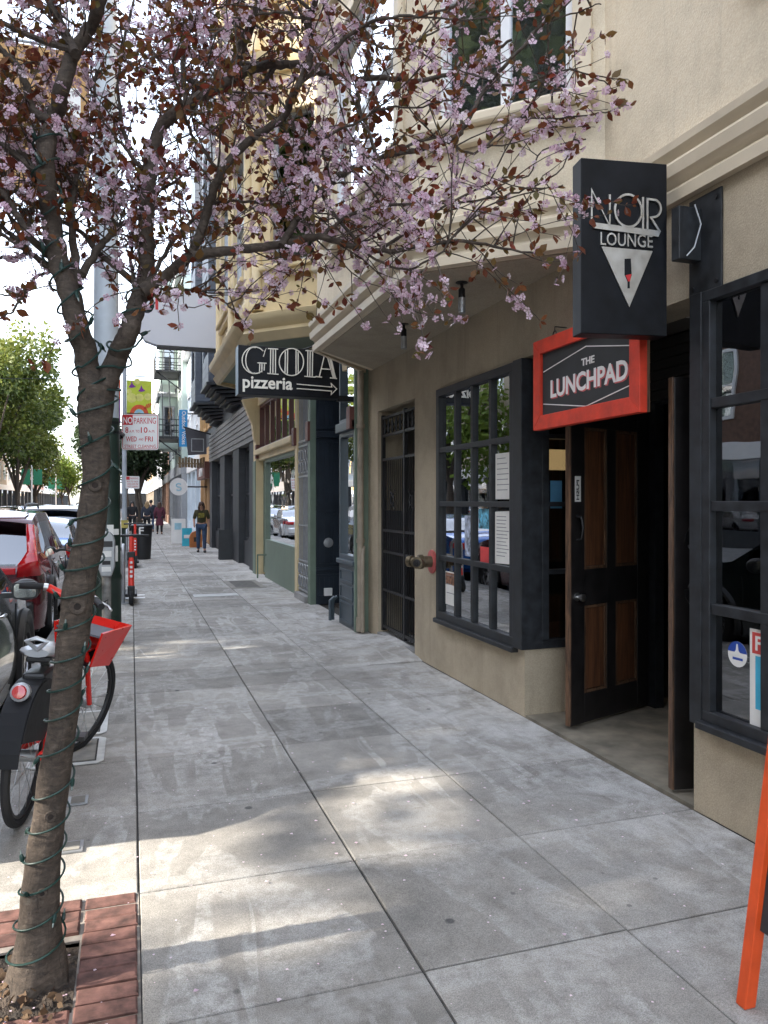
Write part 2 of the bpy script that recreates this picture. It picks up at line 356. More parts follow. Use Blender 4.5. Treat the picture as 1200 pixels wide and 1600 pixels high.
# ================================================================== GROUND
FX = 2.78
SEAMX = [-.80, .03, .948, 1.763, FX]
road = MB().box(-9.6, -.95, -25, 320, -.5, -.15).build('road', ASPH); tag(road, kind='structure')
base = MB().add([(-400, -200, -.52), (400, -200, -.52), (400, 900, -.52), (-400, 900, -.52)], [(0, 1, 2, 3)]).build('ground', ASPH); tag(base, kind='structure')
sw = MB().box(-.80, 4.2, 3.02, 320, -.4, -.014).box(-.178, 4.2, -12, 3.02, -.4, -.014).box(-.8, -.178, -12, 2.6, -.4, -.014).box(-.8, -.178, 2.6, 3.02, -.4, -.08).build('sidewalk', JOINT); tag(sw, kind='structure')
cb = MB()
curb = MB().box(-.95, -.80, -25, 320, -.4, -.004).build('curb', CURB, bevel=.02); tag(curb, kind='structure')
osw = MB().box(-14.6, -9.6, -25, 320, -.4, -.01).build('far_sidewalk', CURB); tag(osw, kind='structure')
Y0 = 2.446-.855*6; DY = .855; GAP = .0045; NROW = 34
def slabmesh(x0, x1, y0, y1):
    g = GAP; m = MB(); e = .004
    m.add([(x0+g, y0+g, -.02), (x1-g, y0+g, -.02), (x1-g, y1-g, -.02), (x0+g, y1-g, -.02),
           (x0+g, y0+g, -e), (x1-g, y0+g, -e), (x1-g, y1-g, -e), (x0+g, y1-g, -e),
           (x0+g+e, y0+g+e, 0), (x1-g-e, y0+g+e, 0), (x1-g-e, y1-g-e, 0), (x0+g+e, y1-g-e, 0)],
          [(0,1,5,4),(1,2,6,5),(2,3,7,6),(3,0,4,7),(4,5,9,8),(5,6,10,9),(6,7,11,10),(7,4,8,11),(8,9,10,11)])
    return m
for ci in range(4):
    x0, x1 = SEAMX[ci], SEAMX[ci+1]
    proto = None
    for r in range(NROW):
        y = Y0+r*DY
        if ci == 0 and y < 3.2:
            if y+DY > 3.32: slabmesh(x0, x1, 3.32, y+DY).build('concrete_slab', CONC, sw)
            continue
        if y < -3.4: continue
        if proto is None:
            proto = slabmesh(x0, x1, 0, DY).build('concrete_slab', CONC, None); o = proto
        else:
            o = proto.copy(); C.objects.link(o)
        o.location = (0, y, random.uniform(-.003, .002)); setparent(o, sw)
YE = Y0+NROW*DY
far = MB()
for ci in range(4):
    r = 0; y = YE
    while y < 150:
        m = slabmesh(SEAMX[ci], SEAMX[ci+1], y, y+DY*2); far.add(m.v, m.f); y += DY*2
fo = far.build('distant_slabs', CONC, sw); tag(fo, kind='stuff')
# entry slab behind the building line, and the recess at the gate
B('entry_slab', mat('entry_concrete', (.21, .185, .14), .8, var=.3, vscale=5, bscale=90, bstr=.3, grime=.5), sw, FX+.01, 4.2, 3.2, 5.2, -.05, .012)
# ramped apron in front of the iron gate
ap = MB(); n = 10
for i in range(n+1):
    y = 7.2+i*1.7/n; h = .075*math.sin(math.pi*i/n)
    ap.v += [(1.95, y, -.004), (2.35, y, h*.45+.001), (2.82, y, h+.002), (2.82, y, -.02)]
for i in range(n):
    for j in range(2): ap.f.append([4*i+j, 4*i+j+1, 4*i+j+5, 4*i+j+4])
ap.build('apron', CONC, sw, smooth=True)
# utility covers, vent, patches
UL = mat('utility_lid_rim', (.58, .58, .55), .7, var=.15, vscale=9); UC = mat('utility_lid', (.25, .235, .205), .85, var=.2, vscale=12, bscale=90)
for (y0, y1, lab) in ((5.0, 5.55, 'concrete utility box lid with pale rim, nearer of the pair by bicycle'), (5.62, 6.25, 'concrete utility box lid with pale rim, farther of the pair by bicycle')):
    t = thing('utility_cover', (-.42, (y0+y1)/2, 0), lab, 'utility cover', 'utility covers')
    F = Fr((-.60, y0, .004), (1, 0, 0), (0, 0, 1), (0, 1, 0)); wd = .44; h = y1-y0
    MB().poly(F, [(.04, 0), (wd-.04, 0), (wd, .04), (wd, h-.04), (wd-.04, h), (.04, h), (0, h-.04), (0, .04)], 0, .004).build('rim', UL, t)
    OB('gap', JOINT, t, F, .045, wd-.045, .045, h-.045, .004, .006); OB('lid', UC, t, F, .055, wd-.055, .055, h-.055, .004, .011)
for (px, py, lab) in ((122, 1252, 'small square steel valve cover in slab beside trunk, farther one'), (112, 1325, 'small square steel valve cover in slab beside trunk, nearer one')):
    zc = 1920/(py-784); q = atD(px, py, zc)
    t = thing('valve_cover', (q.x, q.y, 0), lab, 'valve cover', 'valve covers')
    B('rim', GREY, t, q.x-.05, q.x+.05, q.y-.06, q.y+.06, .001, .008); B('lid', UC, t, q.x-.035, q.x+.035, q.y-.045, q.y+.045, .008, .012)
t = thing('pavement_vent', (2.1, 15.0, 0), 'slotted steel vent set in pavement before green shopfront', 'vent')
B('plate', UC, t, 1.75, 2.4, 14.3, 15.7, .002, .008)
for k in range(6): B('slot', BLKMETAL, t, 1.85, 2.3, 14.45+k*.2, 14.52+k*.2, .008, .012)
t = B('pavement_plate', mat('pale_plate', (.5, .5, .48), .7, var=.1), None, 1.0, 1.75, 13.2, 13.55, .001, .008, bevel=.002); tag(t, 'pale flat access plate in mid pavement', 'access plate')
# brick border of the tree pit
bk = MB().box(-.178, .03, -3, 3.32, -.05, -.006).box(-.8, -.178, 3.02, 3.32, -.05, -.006).box(-.8, -.178, -3, 2.6, -.05, -.006).build('brick_border', mat('brick_mortar', (.24, .21, .18), .9, var=.4, vscale=12)); tag(bk, 'red brick paver border around the tree pit', 'brick paving')
pm = []
for v in range(3):
    m = MB(); a, b, z = .0955, .0385, .002+.003*v
    m.add([(-a, -b, -.04), (a, -b, -.04), (a, b, -.04), (-a, b, -.04), (-a, -b, z-.005), (a, -b, z-.005), (a, b, z-.005), (-a, b, z-.005),
           (-a+.006, -b+.006, z), (a-.006, -b+.006, z), (a-.006, b-.006, z), (-a+.006, b-.006, z)],
          [(0,1,5,4),(1,2,6,5),(2,3,7,6),(3,0,4,7),(4,5,9,8),(5,6,10,9),(6,7,11,10),(7,4,8,11),(8,9,10,11)])
    o = m.build('brick', BRICK); pm.append(o.data); bpy.data.objects.remove(o)
PITX, PITY0, PITY1 = -.178, 2.60, 3.02
for i in range(4):
    for j in range(18):
        x = -.075-i*.205; y = 3.272-j*.088
        if x+.08 < PITX and PITY0 < y < PITY1: continue
        o = bpy.data.objects.new('brick', random.choice(pm)); C.objects.link(o)
        o.location = (x+random.uniform(-.003, .003), y+random.uniform(-.002, .002), random.uniform(-.003, .003)); o.rotation_euler = (random.uniform(-.015, .015), random.uniform(-.015, .015), random.uniform(-.012, .012))
        setparent(o, bk)
soil = MB(); nx, ny = 26, 22
for i in range(nx+1):
    for j in range(ny+1):
        x = -.8+i*(.622)/nx; y = PITY0+j*(PITY1-PITY0)/ny; d = math.hypot(x+.30, y-2.75)
        soil.v.append((x, y, -.03+.045*max(0, 1-d/.3)+random.uniform(-.008, .012)))
for i in range(nx):
    for j in range(ny): a = i*(ny+1)+j; soil.f.append([a, a+1, a+ny+2, a+ny+1])
o = soil.build('soil', SOIL, smooth=True); tag(o, 'bare brown soil in the brick-edged tree pit', 'soil', kind='stuff')

# ================================================================== LOUNGE BUILDING (taupe below, cream above)
A = thing('stucco_building', (FX, 4, 0), 'taupe and cream stucco building with bay over dark framed bar front', 'building')
wall = MB()
TH = .28
def wseg(y0, y1, z0, z1): wall.box(FX, FX+TH, y0, y1, z0, z1)
wseg(-4, .7, 0, 3.22); wseg(.7, 3.29, 0, .5); wseg(.7, 3.29, 2.67, 3.22); wseg(3.29, 5.1, 2.67, 3.22); wseg(5.1, 6.78, 0, .5); wseg(5.1, 6.78, 2.66, 3.22)
wseg(6.78, 7.43, 0, 3.22); wseg(7.43, 8.68, 2.67, 3.22); wseg(8.68, 9.1, 0, 3.22)
wall.box(FX+TH, 3.78, 5.1, 5.3, 0, .5)          # low wall under the side window
wall.box(FX+TH, 3.8, 3.05, 3.29, 0, .5)
wall.box(FX+TH+.2, FX+TH+.26, 7.3, 8.8, 0, 2.9)      # wall behind gate reveals
wall.box(FX+.002, FX+TH, -4, 9.1, 3.21, 3.3)
wall.build('ground_floor_wall', TAUPE, A)
# reveal of the gate
for y0, y1 in ((7.43, 7.40), (8.68, 8.71)): B('reveal', TAUPE, A, FX+TH, FX+TH+.2, min(y0, y1), max(y0, y1), 0, 2.8)
B('gate_step', CURB, A, FX-.01, FX+.3, 7.44, 8.67, 0, .06)
# upper storeys: main wall + canted bay
BX = 1.87; BAY = [(FX, 8.95), (BX, 7.95), (BX, 4.97), (FX, 4.08)]
path = [(FX, 9.1)]+BAY[1:]+[(FX, -4)]
up = MB(); ZT = 9.6
outl = list(BAY)
def wallquad(m, p, q, z0, z1, holes=(), th=.16):   # wall between plan points p->q (outside on the right of travel), holes (s0,s1,z0,z1)
    p, q = Vector(p), Vector(q); L = (q-p).length; U = (q-p)/L; Nn = Vector((U.y, -U.x))
    F = Fr((p.x, p.y, 0), (U.x, U.y, 0), (Nn.x, Nn.y, 0))
    xs = sorted({0, L, *[h[0] for h in holes], *[h[1] for h in holes]}); zs = sorted({z0, z1, *[h[2] for h in holes], *[h[3] for h in holes]})
    for i in range(len(xs)-1):
        for j in range(len(zs)-1):
            cx, cz = (xs[i]+xs[i+1])/2, (zs[j]+zs[j+1])/2
            if any(h[0] < cx < h[1] and h[2] < cz < h[3] for h in holes): continue
            m.ob(F, xs[i], xs[i+1], zs[j], zs[j+1], -th, 0)
    return F
FarF = wallquad(up, outl[0], outl[1], 3.2, ZT, [(.28, 1.1, 4.18, 5.9)])
FroF = wallquad(up, outl[1], outl[2], 3.2, ZT, [(.72, 2.62, 4.18, 5.9), (.72, 2.62, 7.3, 8.9)])
NeaF = wallquad(up, outl[2], outl[3], 3.2, ZT, [(.17, 1.08, 4.16, 5.9)])
MaiF = wallquad(up, (FX, 4.08), (FX, -4), 3.2, ZT, [(1.35, 3.0, 4.18, 5.9)])
up.build('upper_wall', CREAM, A)
MB().poly(Fr((0, 0, 3.193), (1, 0, 0), (0, 0, 1), (0, 1, 0)), [(FX+.1, 8.93), (BX+.05, 7.92), (BX+.05, 5.0), (FX+.1, 4.1)], 0, .05).build('soffit', SOFFIT, A)
prof = [(0, 3.14), (.055, 3.14), (.06, 3.2), (.03, 3.225), (.045, 3.25), (.085, 3.27), (.095, 3.33), (.06, 3.36), (.075, 3.385), (.10, 3.40), (.105, 3.44), (.03, 3.47), (0, 3.47)]
prof = [(a_*.82, z_+.05) for a_, z_ in prof]
MB().sweep(path, prof).build('band_moulding', CREAMTRIM, A, smooth=True)
def sash(F, u0, u1, z0, z1, gl, fm, parent, rails=1, mull=0, sill=None, casing=None, n=-.06):
    fr = MB(); t = .055
    fr.ob(F, u0, u1, z0, z0+t, n-.03, n+.03); fr.ob(F, u0, u1, z1-t, z1, n-.03, n+.03); fr.ob(F, u0, u0+t, z0+t, z1-t, n-.03, n+.03); fr.ob(F, u1-t, u1, z0+t, z1-t, n-.03, n+.03)
    fo = fr.build('window', fm, parent)
    us = [u0+t+(u1-u0-2*t)*i/(mull+1) for i in range(mull+2)]; zs = [z0+t+(z1-z0-2*t)*i/(rails+1) for i in range(rails+2)]
    for i in range(mull): OB('mullion', fm, fo, F, us[i+1]-.03, us[i+1]+.03, z0+t, z1-t, n-.028, n+.028)
    for i in range(rails): OB('rail', fm, fo, F, u0+t, u1-t, zs[i+1]-.025, zs[i+1]+.025, n-.026, n+.026)
    for i in range(mull+1):
        for j in range(rails+1): OB('pane', gl, fo, F, us[i], us[i+1], zs[j], zs[j+1], n-.008, n-.004)
    OB('blind', mat('pale_blind', (.5, .5, .47), .8, var=.06), fo, F, u0+t, u1-t, z0+(z1-z0)*.06, z1-t, n-.075, n-.06)
    if sill:
        OB('sill', sill, fo, F, u0-.16, u1+.16, z0-.1, z0-.02, 0, .13, bevel=.02); OB('apron_moulding', sill, fo, F, u0-.12, u1+.12, z0-.2, z0-.1, 0, .08, bevel=.02)
    if casing:
        c = MB(); c.ob(F, u0-.12, u0, z0-.02, z1+.12, -.001, .05); c.ob(F, u1, u1+.12, z0-.02, z1+.12, -.001, .05); c.ob(F, u0, u1, z1, z1+.12, -.001, .05); c.build('casing', casing, fo, bevel=.012)
    return fo
WW = mat('white_vinyl', (.75, .76, .78), .35, var=.03)
sash(NeaF, .17, 1.08, 4.16, 5.9, GLASSU, WW, A, 1, 1, CREAMTRIM, CREAMTRIM)
sash(FroF, .72, 2.62, 4.18, 5.9, GLASSU, WW, A, 1, 1, CREAMTRIM, CREAMTRIM); sash(FroF, .72, 2.62, 7.3, 8.9, GLASSU, WW, A, 1, 1, CREAMTRIM, CREAMTRIM)
sash(FarF, .28, 1.1, 4.18, 5.9, GLASSU, WW, A, 1, 0, CREAMTRIM, CREAMTRIM); sash(MaiF, 1.35, 3.0, 4.18, 5.9, GLASSU, WW, A, 1, 1, CREAMTRIM, CREAMTRIM)
MB().sweep(path, [(0, 6.4), (.06, 6.4), (.09, 6.47), (.05, 6.5), (.1, 6.55), (.1, 6.62), (0, 6.64)]).build('storey_moulding', CREAMTRIM, A, smooth=True)
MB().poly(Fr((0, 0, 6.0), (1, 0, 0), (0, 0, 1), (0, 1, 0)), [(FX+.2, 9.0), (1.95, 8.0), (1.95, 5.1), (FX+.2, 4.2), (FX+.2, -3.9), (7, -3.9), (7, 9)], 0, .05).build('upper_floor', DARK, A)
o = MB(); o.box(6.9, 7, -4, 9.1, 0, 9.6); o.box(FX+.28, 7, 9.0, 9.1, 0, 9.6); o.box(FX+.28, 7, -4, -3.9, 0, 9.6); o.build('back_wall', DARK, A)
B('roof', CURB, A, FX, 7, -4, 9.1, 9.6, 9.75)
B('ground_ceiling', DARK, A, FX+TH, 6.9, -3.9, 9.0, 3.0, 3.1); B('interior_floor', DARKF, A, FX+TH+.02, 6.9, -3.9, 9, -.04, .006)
# walls that close off the entry passage from the rooms
o = MB(); o.box(3.82, 3.9, 3.3, 3.62, 0, 3.0); o.box(3.82, 3.9, 4.95, 5.1, 0, 3.0); o.box(3.82, 3.9, 3.62, 4.95, 2.35, 3.0); o.build('entry_frame', FRAME, A)
B('entry_ceiling', mat('entry_ceiling_paint', (.1, .09, .08), .7, var=.1), A, FX+TH, 3.82, 3.29, 5.1, 2.84, 2.9)
for k in range(6): B('ceiling_board', mat('entry_boards', (.03, .028, .027), .6, var=.2), A, 3.78, 3.815, 3.32, 5.08, 2.37+k*.075, 2.37+k*.075+.069)
# big gridded window (a face on the street plus a side face in the entry)
GX = FX-.03
W1 = thing('shopfront_window', (FX, 6, .5), 'dark gridded bar window of sixteen panes wrapping into the entry', 'window')
FW = Fr((GX, 6.78, 0), (0, -1, 0), (-1, 0, 0))
def gridwin(T, F, u0, u1, z0, z1, cols, rows, ft, mt, gl, fm, d0=-.12, d1=.0, pn=-.045):
    fr = MB(); fr.ob(F, u0, u1, z0, z0+ft, d0, d1); fr.ob(F, u0, u1, z1-ft, z1, d0, d1); fr.ob(F, u0, u0+ft, z0+ft, z1-ft, d0, d1); fr.ob(F, u1-ft, u1, z0+ft, z1-ft, d0, d1)
    fr.build('frame', fm, T, bevel=.004)
    us = [u0+ft+(u1-u0-2*ft)*i/cols for i in range(cols+1)]; zs = [z0+ft+(z1-z0-2*ft)*i/rows for i in range(rows+1)]
    for i in range(1, cols): OB('vertical_bar', fm, T, F, us[i]-mt/2, us[i]+mt/2, z0+ft, z1-ft, d0+.004, d1-.012, bevel=.003)
    for j in range(1, rows): OB('crossbar', fm, T, F, u0+ft, u1-ft, zs[j]-mt/2, zs[j]+mt/2, d0+.006, d1-.008, bevel=.003)
    for i in range(cols):
        for j in range(rows): OB('pane', gl, T, F, us[i]+.001, us[i+1]-.001, zs[j]+.001, zs[j+1]-.001, pn, pn+.005)
    return us, zs
us1, zs1 = gridwin(W1, FW, 0, 1.56, .5, 2.66, 4, 4, .07, .045, GLASS, FRAME, -.08, 0, -.045)
OB('sill', FRAME, W1, FW, -.01, 1.58, .46, .5, -.12, .03, bevel=.006)
B('corner_post', FRAME, W1, FX-.04, FX+.14, 5.08, 5.215, .5, 2.665, bevel=.004)
FS = Fr((FX+.14, 5.085, 0), (1, 0, 0), (0, -1, 0))
gridwin(W1, FS, 0, .9, .5, 2.665, 2, 4, .06, .035, GLASS, FRAME, -.1, 0, -.06)
# right-hand window
W2 = thing('shopfront_window', (FX, 2, .5), 'dark framed bar window at right edge, round blue sticker on pane', 'window')
FW2 = Fr((GX, 3.29, 0), (0, -1, 0), (-1, 0, 0))
OB('post', FRAME, W2, FW2, 0, .085, .46, 2.668, -.2, .0, bevel=.004)
us2, zs2 = gridwin(W2, FW2, .087, 2.58, .49, 2.666, 7, 4, .055, .05, GLASS, FRAME, -.09, -.004, -.05)
OB('sill', FRAME, W2, FW2, .075, 2.6, .45, .49, -.08, .03, bevel=.006)
OB('post', FRAME, W2, Fr((FX+TH-.1, 3.3, 0), (1, 0, 0), (0, 1, 0)), 0, .75, .5, 2.66, 0, .03)
# doors
def leaf(hx, hy, ex, ey, name, label, face):
    L = math.hypot(ex-hx, ey-hy); U = Vector((ex-hx, ey-hy, 0))/L; Nn = Vector((U.y, -U.x, 0))*face
    T = thing('door_leaf', (hx, hy, 0), label, 'door', 'double entrance doors'); F = Fr((hx, hy, 0), U, Nn); z0, z1 = .03, 2.28
    st = .15
    b = MB(); b.ob(F, 0, st, z0, z1, -.022, .022); b.ob(F, L-st-.012, L-.012, z0, z1, -.022, .022); b.ob(F, L/2-.055, L/2+.055, z0+.2, z1-.15, -.0215, .0215)
    for a, c in ((z0, z0+.21), (.86, 1.12), (z1-.15, z1)): b.ob(F, st, L-st-.012, a, c, -.021, .021)
    b.build('stiles_and_rails', BLKPAINT, T, bevel=.004)
    OB('worn_edge', WORNWOOD, T, F, L-.012, L, z0, z1, -.022, .022, bevel=.003)
    for u0, u1 in ((st, L/2-.055), (L/2+.055, L-st-.012)):
        for a, c in ((z0+.21, .86), (1.12, z1-.15)):
            OB('panel', PANELWOOD, T, F, u0+.02, u1-.02, a+.02, c-.02, -.008, .010, bevel=.006)
            m = MB(); m.ribbon(F, [(u0+.008, a+.008), (u1-.008, a+.008), (u1-.008, c-.008), (u0+.008, c-.008)], .022, .002, .018, True); m.ribbon(F, [(u0+.008, a+.008), (u1-.008, a+.008), (u1-.008, c-.008), (u0+.008, c-.008)], .022, -.018, -.002, True); m.build('panel_bead', WORNWOOD if hy > 4 else BLKPAINT, T)
    return T, F, L
T1, F1, L1 = leaf(3.80, 5.03, 2.90, 4.70, 'l', 'open black door leaf with brown wood panels, left of entry', -1)
h_ = MB(); h_.tube([F1.p(L1-.075, 1.5, .022), F1.p(L1-.075, 1.49, .06), F1.p(L1-.075, 1.42, .075), F1.p(L1-.075, 1.34, .06), F1.p(L1-.075, 1.33, .022)], .009, 8); h_.build('pull_handle', BLKMETAL, T1, smooth=True)
k_ = MB(); k_.lathe(F1.p(L1-.075, .93, .02), F1.N, [(0, .03), (.008, .03), (.012, .012), (.035, .012), (.04, .026), (.06, .028), (.068, .014)]); k_.build('knob', SILVER, T1, smooth=True)
st_ = OB('push_sticker', PAPER, T1, F1, L1-.115, L1-.05, 1.6, 1.78, .022, .024)
Fp = Fr(F1.p(L1-.095, 1.765, .024), (0, 0, -1), F1.N, F1.U); text('sticker_lettering', 'PUSH', Fp, .012, 0, .14, .03, 0, .0015, BLKPAINT, st_, .02)
T2, F2, L2 = leaf(3.72, 3.36, 2.80, 3.50, 'r', 'open black door leaf seen edge-on, ornate handle, right of entry', -1)
h_ = MB(); h_.tube([F2.p(L2-.1, 1.36, .02), F2.p(L2-.1, 1.33, .06), F2.p(L2-.1, 1.25, .075), F2.p(L2-.1, 1.17, .06), F2.p(L2-.1, 1.13, .02)], .011, 8)
for zz, s in ((1.40, 1), (1.10, -1)): h_.poly(F2, [(L2-.13, zz-.02*s), (L2-.07, zz-.02*s), (L2-.075, zz+.02*s), (L2-.1, zz+.06*s), (L2-.125, zz+.02*s)], .02, .03)
h_.build('pull_handle', BLKMETAL, T2, smooth=False)
# sconce in side window, ceiling lamp in entry
T = thing('wall_sconce', (3.25, 5.5, 1.95), 'lit cream box sconce glowing behind the side window', 'lamp')
m = MB(); m.box(2.98, 3.5, 5.42, 5.56, 1.86, 2.02); m.build('shade', emis('sconce_glow', (1.0, .62, .28), .12), T, bevel=.01)
B('bracket', BLKMETAL, T, 3.2, 3.28, 5.5, 5.62, 1.9, 1.98); MB().box(3.1, 3.2, 5.3, 5.32, 1.45, 1.7)
T = thing('ceiling_lamp', (3.2, 3.75, 2.84), 'round flush ceiling lamp over the bar entry', 'lamp')
m = MB(); m.lathe((3.25, 3.8, 2.84), (0, 0, -1), [(0, .17), (.05, .17), (.055, .16)]); m.build('ring', BLKMETAL, T, smooth=True)
m = MB(); m.lathe((3.25, 3.8, 2.785), (0, 0, -1), [(0, .155), (.03, .14), (.055, .1), (.07, .04), (.072, 0)]); m.build('diffuser', mat('frosted_glass', (.55, .53, .48), .35, var=.05), T, smooth=True)
# interior things one can glimpse
RUG = mat('patterned_rug', (.12, .1, .08), .9, var=.7, vscale=18)
cu = MB()
for i in range(61):
    y = .95+i*.028; x = 3.5+.035*math.sin(i*1.25)+.015*math.sin(i*.47)
    cu.v += [(x, y, 1.62), (x+.01, y, 2.66)]
for i in range(60): cu.f.append([2*i, 2*i+2, 2*i+3, 2*i+1])
o = cu.build('window_curtain', mat('grey_curtain_cloth', (.28, .27, .25), .9, var=.15, vscale=3), None, smooth=True); s_ = o.modifiers.new('s', 'SOLIDIFY'); s_.thickness = .006; tag(o, 'pale grey gathered curtain behind right window top panes', 'curtain')
T = thing('bar_table', (4.2, 1.9, 0), 'small round bar table inside the right window', 'table'); m = MB(); m.lathe((3.75, 1.95, 0), (0, 0, 1), [(0, .2), (.02, .2), (.03, .03), (.98, .03), (1.0, .3), (1.03, .3)], 20); m.build('table_body', PANELWOOD, T, smooth=True)
o = B('entry_rug', RUG, None, 3.95, 5.6, 3.7, 4.95, .008, .018); tag(o, 'dark patterned rug on the floor inside the doorway', 'rug')
o = B('interior_curtain', NAVY, None, 4.6, 4.66, 4.3, 5.4, .02, 2.4); tag(o, 'dark blue curtain hanging inside the doorway', 'curtain')
# gate
Gt = thing('security_gate', (FX+.16, 8, 0), 'black iron security gate with scroll ornaments in recessed doorway', 'gate')
FG = Fr((FX+.06, 8.67, 0), (0, -1, 0), (-1, 0, 0)); GW = 1.23
m = MB()
for u in (0.0, GW*.62, GW-.045): m.ob(FG, u, u+.045, .08, 2.62, -.02, .02)
for z in (.12, .55, 1.0, 1.25, 2.08, 2.36, 2.57): m.ob(FG, .045, GW-.045, z, z+.03, -.015, .015)
m.build('gate_frame', BLKMETAL, Gt)
for i in range(17):
    u = .06+i*(GW-.12)/16
    MB().tube([FG.p(u, .1, 0), FG.p(u, 2.1, 0)], .007, 6).build('bar', BLKMETAL, Gt)
for i in range(9):
    u = .08+i*(GW-.16)/8
    MB().lathe(FG.p(u, 2.39, 0), (0, 0, 1), [(0, .008), (.04, .022), (.07, .012), (.1, .024), (.14, .01), (.18, .008)], 8).build('spindle', BLKMETAL, Gt, smooth=True)
OB('kick_plate', BLKMETAL, Gt, FG, .05, GW*.62, .55, 1.25, -.012, -.006); OB('lock_plate', BLKMETAL, Gt, FG, .05, GW-.05, 1.02, 1.5, -.014, -.009)
for uc in (.38, 1.0):
    m = MB()
    for s in (-1, 1):
        for q in (-1, 1):
            m.tube([FG.p(uc+s*(.02+.05*(1-math.cos(t))*.5+.015*math.cos(3*t)), 1.62+q*(.02+.055*t/1.5), .012) for t in np.linspace(0, 2.6, 12)], .007, 6)
    m.torus(FG.p(uc, 1.62, .012), FG.N, .05, .007, 20, 6); m.build('scroll_ornament', BLKMETAL, Gt, smooth=True)
B('inner_door', mat('inner_door_paint', (.035, .033, .032), .5, var=.2), Gt, FX+.36, FX+.4, 7.44, 8.67, .06, 2.66)
# fire connection, downpipe, soffit lamps
q = Vector((FX, 6.93, 1.02))
T = thing('fire_connection', q, 'brass fire department connection on red plate by gridded window', 'standpipe')
m = MB(); m.lathe(q+Vector((-.004, 0, 0)), (-1, 0, 0), [(0, .115), (.012, .115), (.016, .105)], 28); m.build('red_plate', mat('faded_red_plate', (.5, .1, .09), .6, var=.2, vscale=20), T, smooth=True)
BR = mat('aged_brass', (.16, .13, .085), .5, .7, var=.3, vscale=20)
m = MB(); m.lathe(q, (-1, 0, 0), [(.01, .055), (.1, .055), (.11, .07), (.15, .07), (.16, .05)], 18); m.build('body', BR, T, smooth=True)
for s in (-1, 1):
    m = MB(); a = q+Vector((-.12, 0, 0)); d = Vector((-.6, s*.8, 0)); m.lathe(a, d, [(0, .042), (.1, .042), (.105, .056), (.15, .056), (.155, .03), (.16, .03)], 16); m.build('outlet', BR, T, smooth=True)
    m = MB(); m.lathe(a+d.normalized()*.155, d, [(0, .036), (.012, .034), (.014, .012), (.03, .012)], 14); m.build('cap', BLKMETAL, T, smooth=True)
PIPE = mat('taupe_pipe_paint', (.3, .25, .19), .6, var=.15, vscale=6)
T = thing('downpipe', (2.68, 9.02, 0), 'taupe painted rainwater downpipe at the corner of stucco building', 'pipe')
m = MB(); m.tube([(2.66, 9.0, .14), (2.66, 9.0, 3.2)], .04, 12); m.build('pipe', PIPE, T, smooth=True)
for z in (.14, 1.1, 2.5): m = MB(); m.lathe((2.66, 9.0, z), (0, 0, 1), [(0, .052), (.05, .052)], 12); m.build('collar', PIPE, T, smooth=True)
m = MB(); m.tube([(2.66, 9.0, .15), (2.66, 9.0, .02)], .055, 12); m.build('shoe', PIPE, T, smooth=True)
m = MB(); m.tube([(2.66, 8.9, .02), (2.66, 8.9, .95), (2.7, 9, 1.05)], .02, 8); m.build('side_conduit', PIPE, T, smooth=True)
for x, y, lb in ((2.32, 6.48, 'small hanging cylinder spotlight under soffit, nearer the iron gate'), (2.28, 5.12, 'small hanging cylinder spotlight under soffit, nearer the hanging red sign')):
    T = thing('soffit_spotlight', (x, y, 3.2), lb, 'lamp', 'soffit spotlights')
    m = MB(); m.lathe((x, y, 3.2), (0, 0, -1), [(0, .045), (.012, .045), (.016, .012), (.05, .012)], 14); m.build('mount', BLKMETAL, T, smooth=True)
    m = MB(); m.lathe((x, y, 3.15), (0, 0, -1), [(0, .02), (.01, .025), (.07, .025)], 14); m.build('housing', BLKMETAL, T, smooth=True)
    m = MB(); m.lathe((x, y, 3.08), (0, 0, -1), [(0, .027), (.11, .027), (.11, .02)], 14); m.build('lamp_tube', GREY, T, smooth=True)
# papers in the windows
def sheet(F, u0, u1, v0, v1, n, nm, lab, matl=PAPER, lines=0, skew=0):
    o = MB().poly(F, [(u0, v0), (u1, v0+skew), (u1+skew*.5, v1), (u0+skew*.3, v1-skew)], n, n+.0015).build(nm, matl); tag(o, lab, 'paper')
    INK = mat('grey_print', (.25, .25, .26), .8)
    for i in range(lines):
        v = v1-(v1-v0)*(.12+.8*i/lines); OB('print_line', INK, o, F, u0+.1*(u1-u0), u1-random.uniform(.08, .4)*(u1-u0), v, v+.006, n+.0015, n+.0022)
    return o
N1 = -.039
sheet(FW, us1[3]+.05, us1[4]-.05, zs1[2]+.04, zs1[3]-.1, N1, 'notice_paper', 'white notice taped in nearest pane, upper of two', lines=7)
sheet(FW, us1[3]+.04, us1[4]-.03, zs1[1]+.03, zs1[2]-.05, N1, 'menu_paper', 'long grey-white menu paper taped in nearest pane, lower of two', lines=12, skew=.01)
o = sheet(FW, us1[0]+.08, us1[1]-.04, zs1[0]+.08, zs1[1]-.12, N1, 'poster', 'white poster with picture strip in lower far pane', lines=3)
OB('picture_strip', mat('poster_print', (.3, .14, .08), .6, var=.6, vscale=40), o, FW, us1[0]+.085, us1[1]-.045, zs1[1]-.24, zs1[1]-.13, N1+.0015, N1+.002)
sheet(FW, us1[2]+.12, us1[3]-.04, zs1[1]+.02, zs1[1]+.15, N1, 'red_notice', 'small red notice card at the foot of third pane', mat('red_card', (.65, .06, .06), .7))
sheet(FW, us1[2]+.09, us1[3]-.04, zs1[1]+.3, zs1[2]-.04, N1, 'blue_flyer', 'blue and white flyer in third pane above the red card', mat('blue_flyer_print', (.12, .4, .65), .6, var=.8, vscale=25))
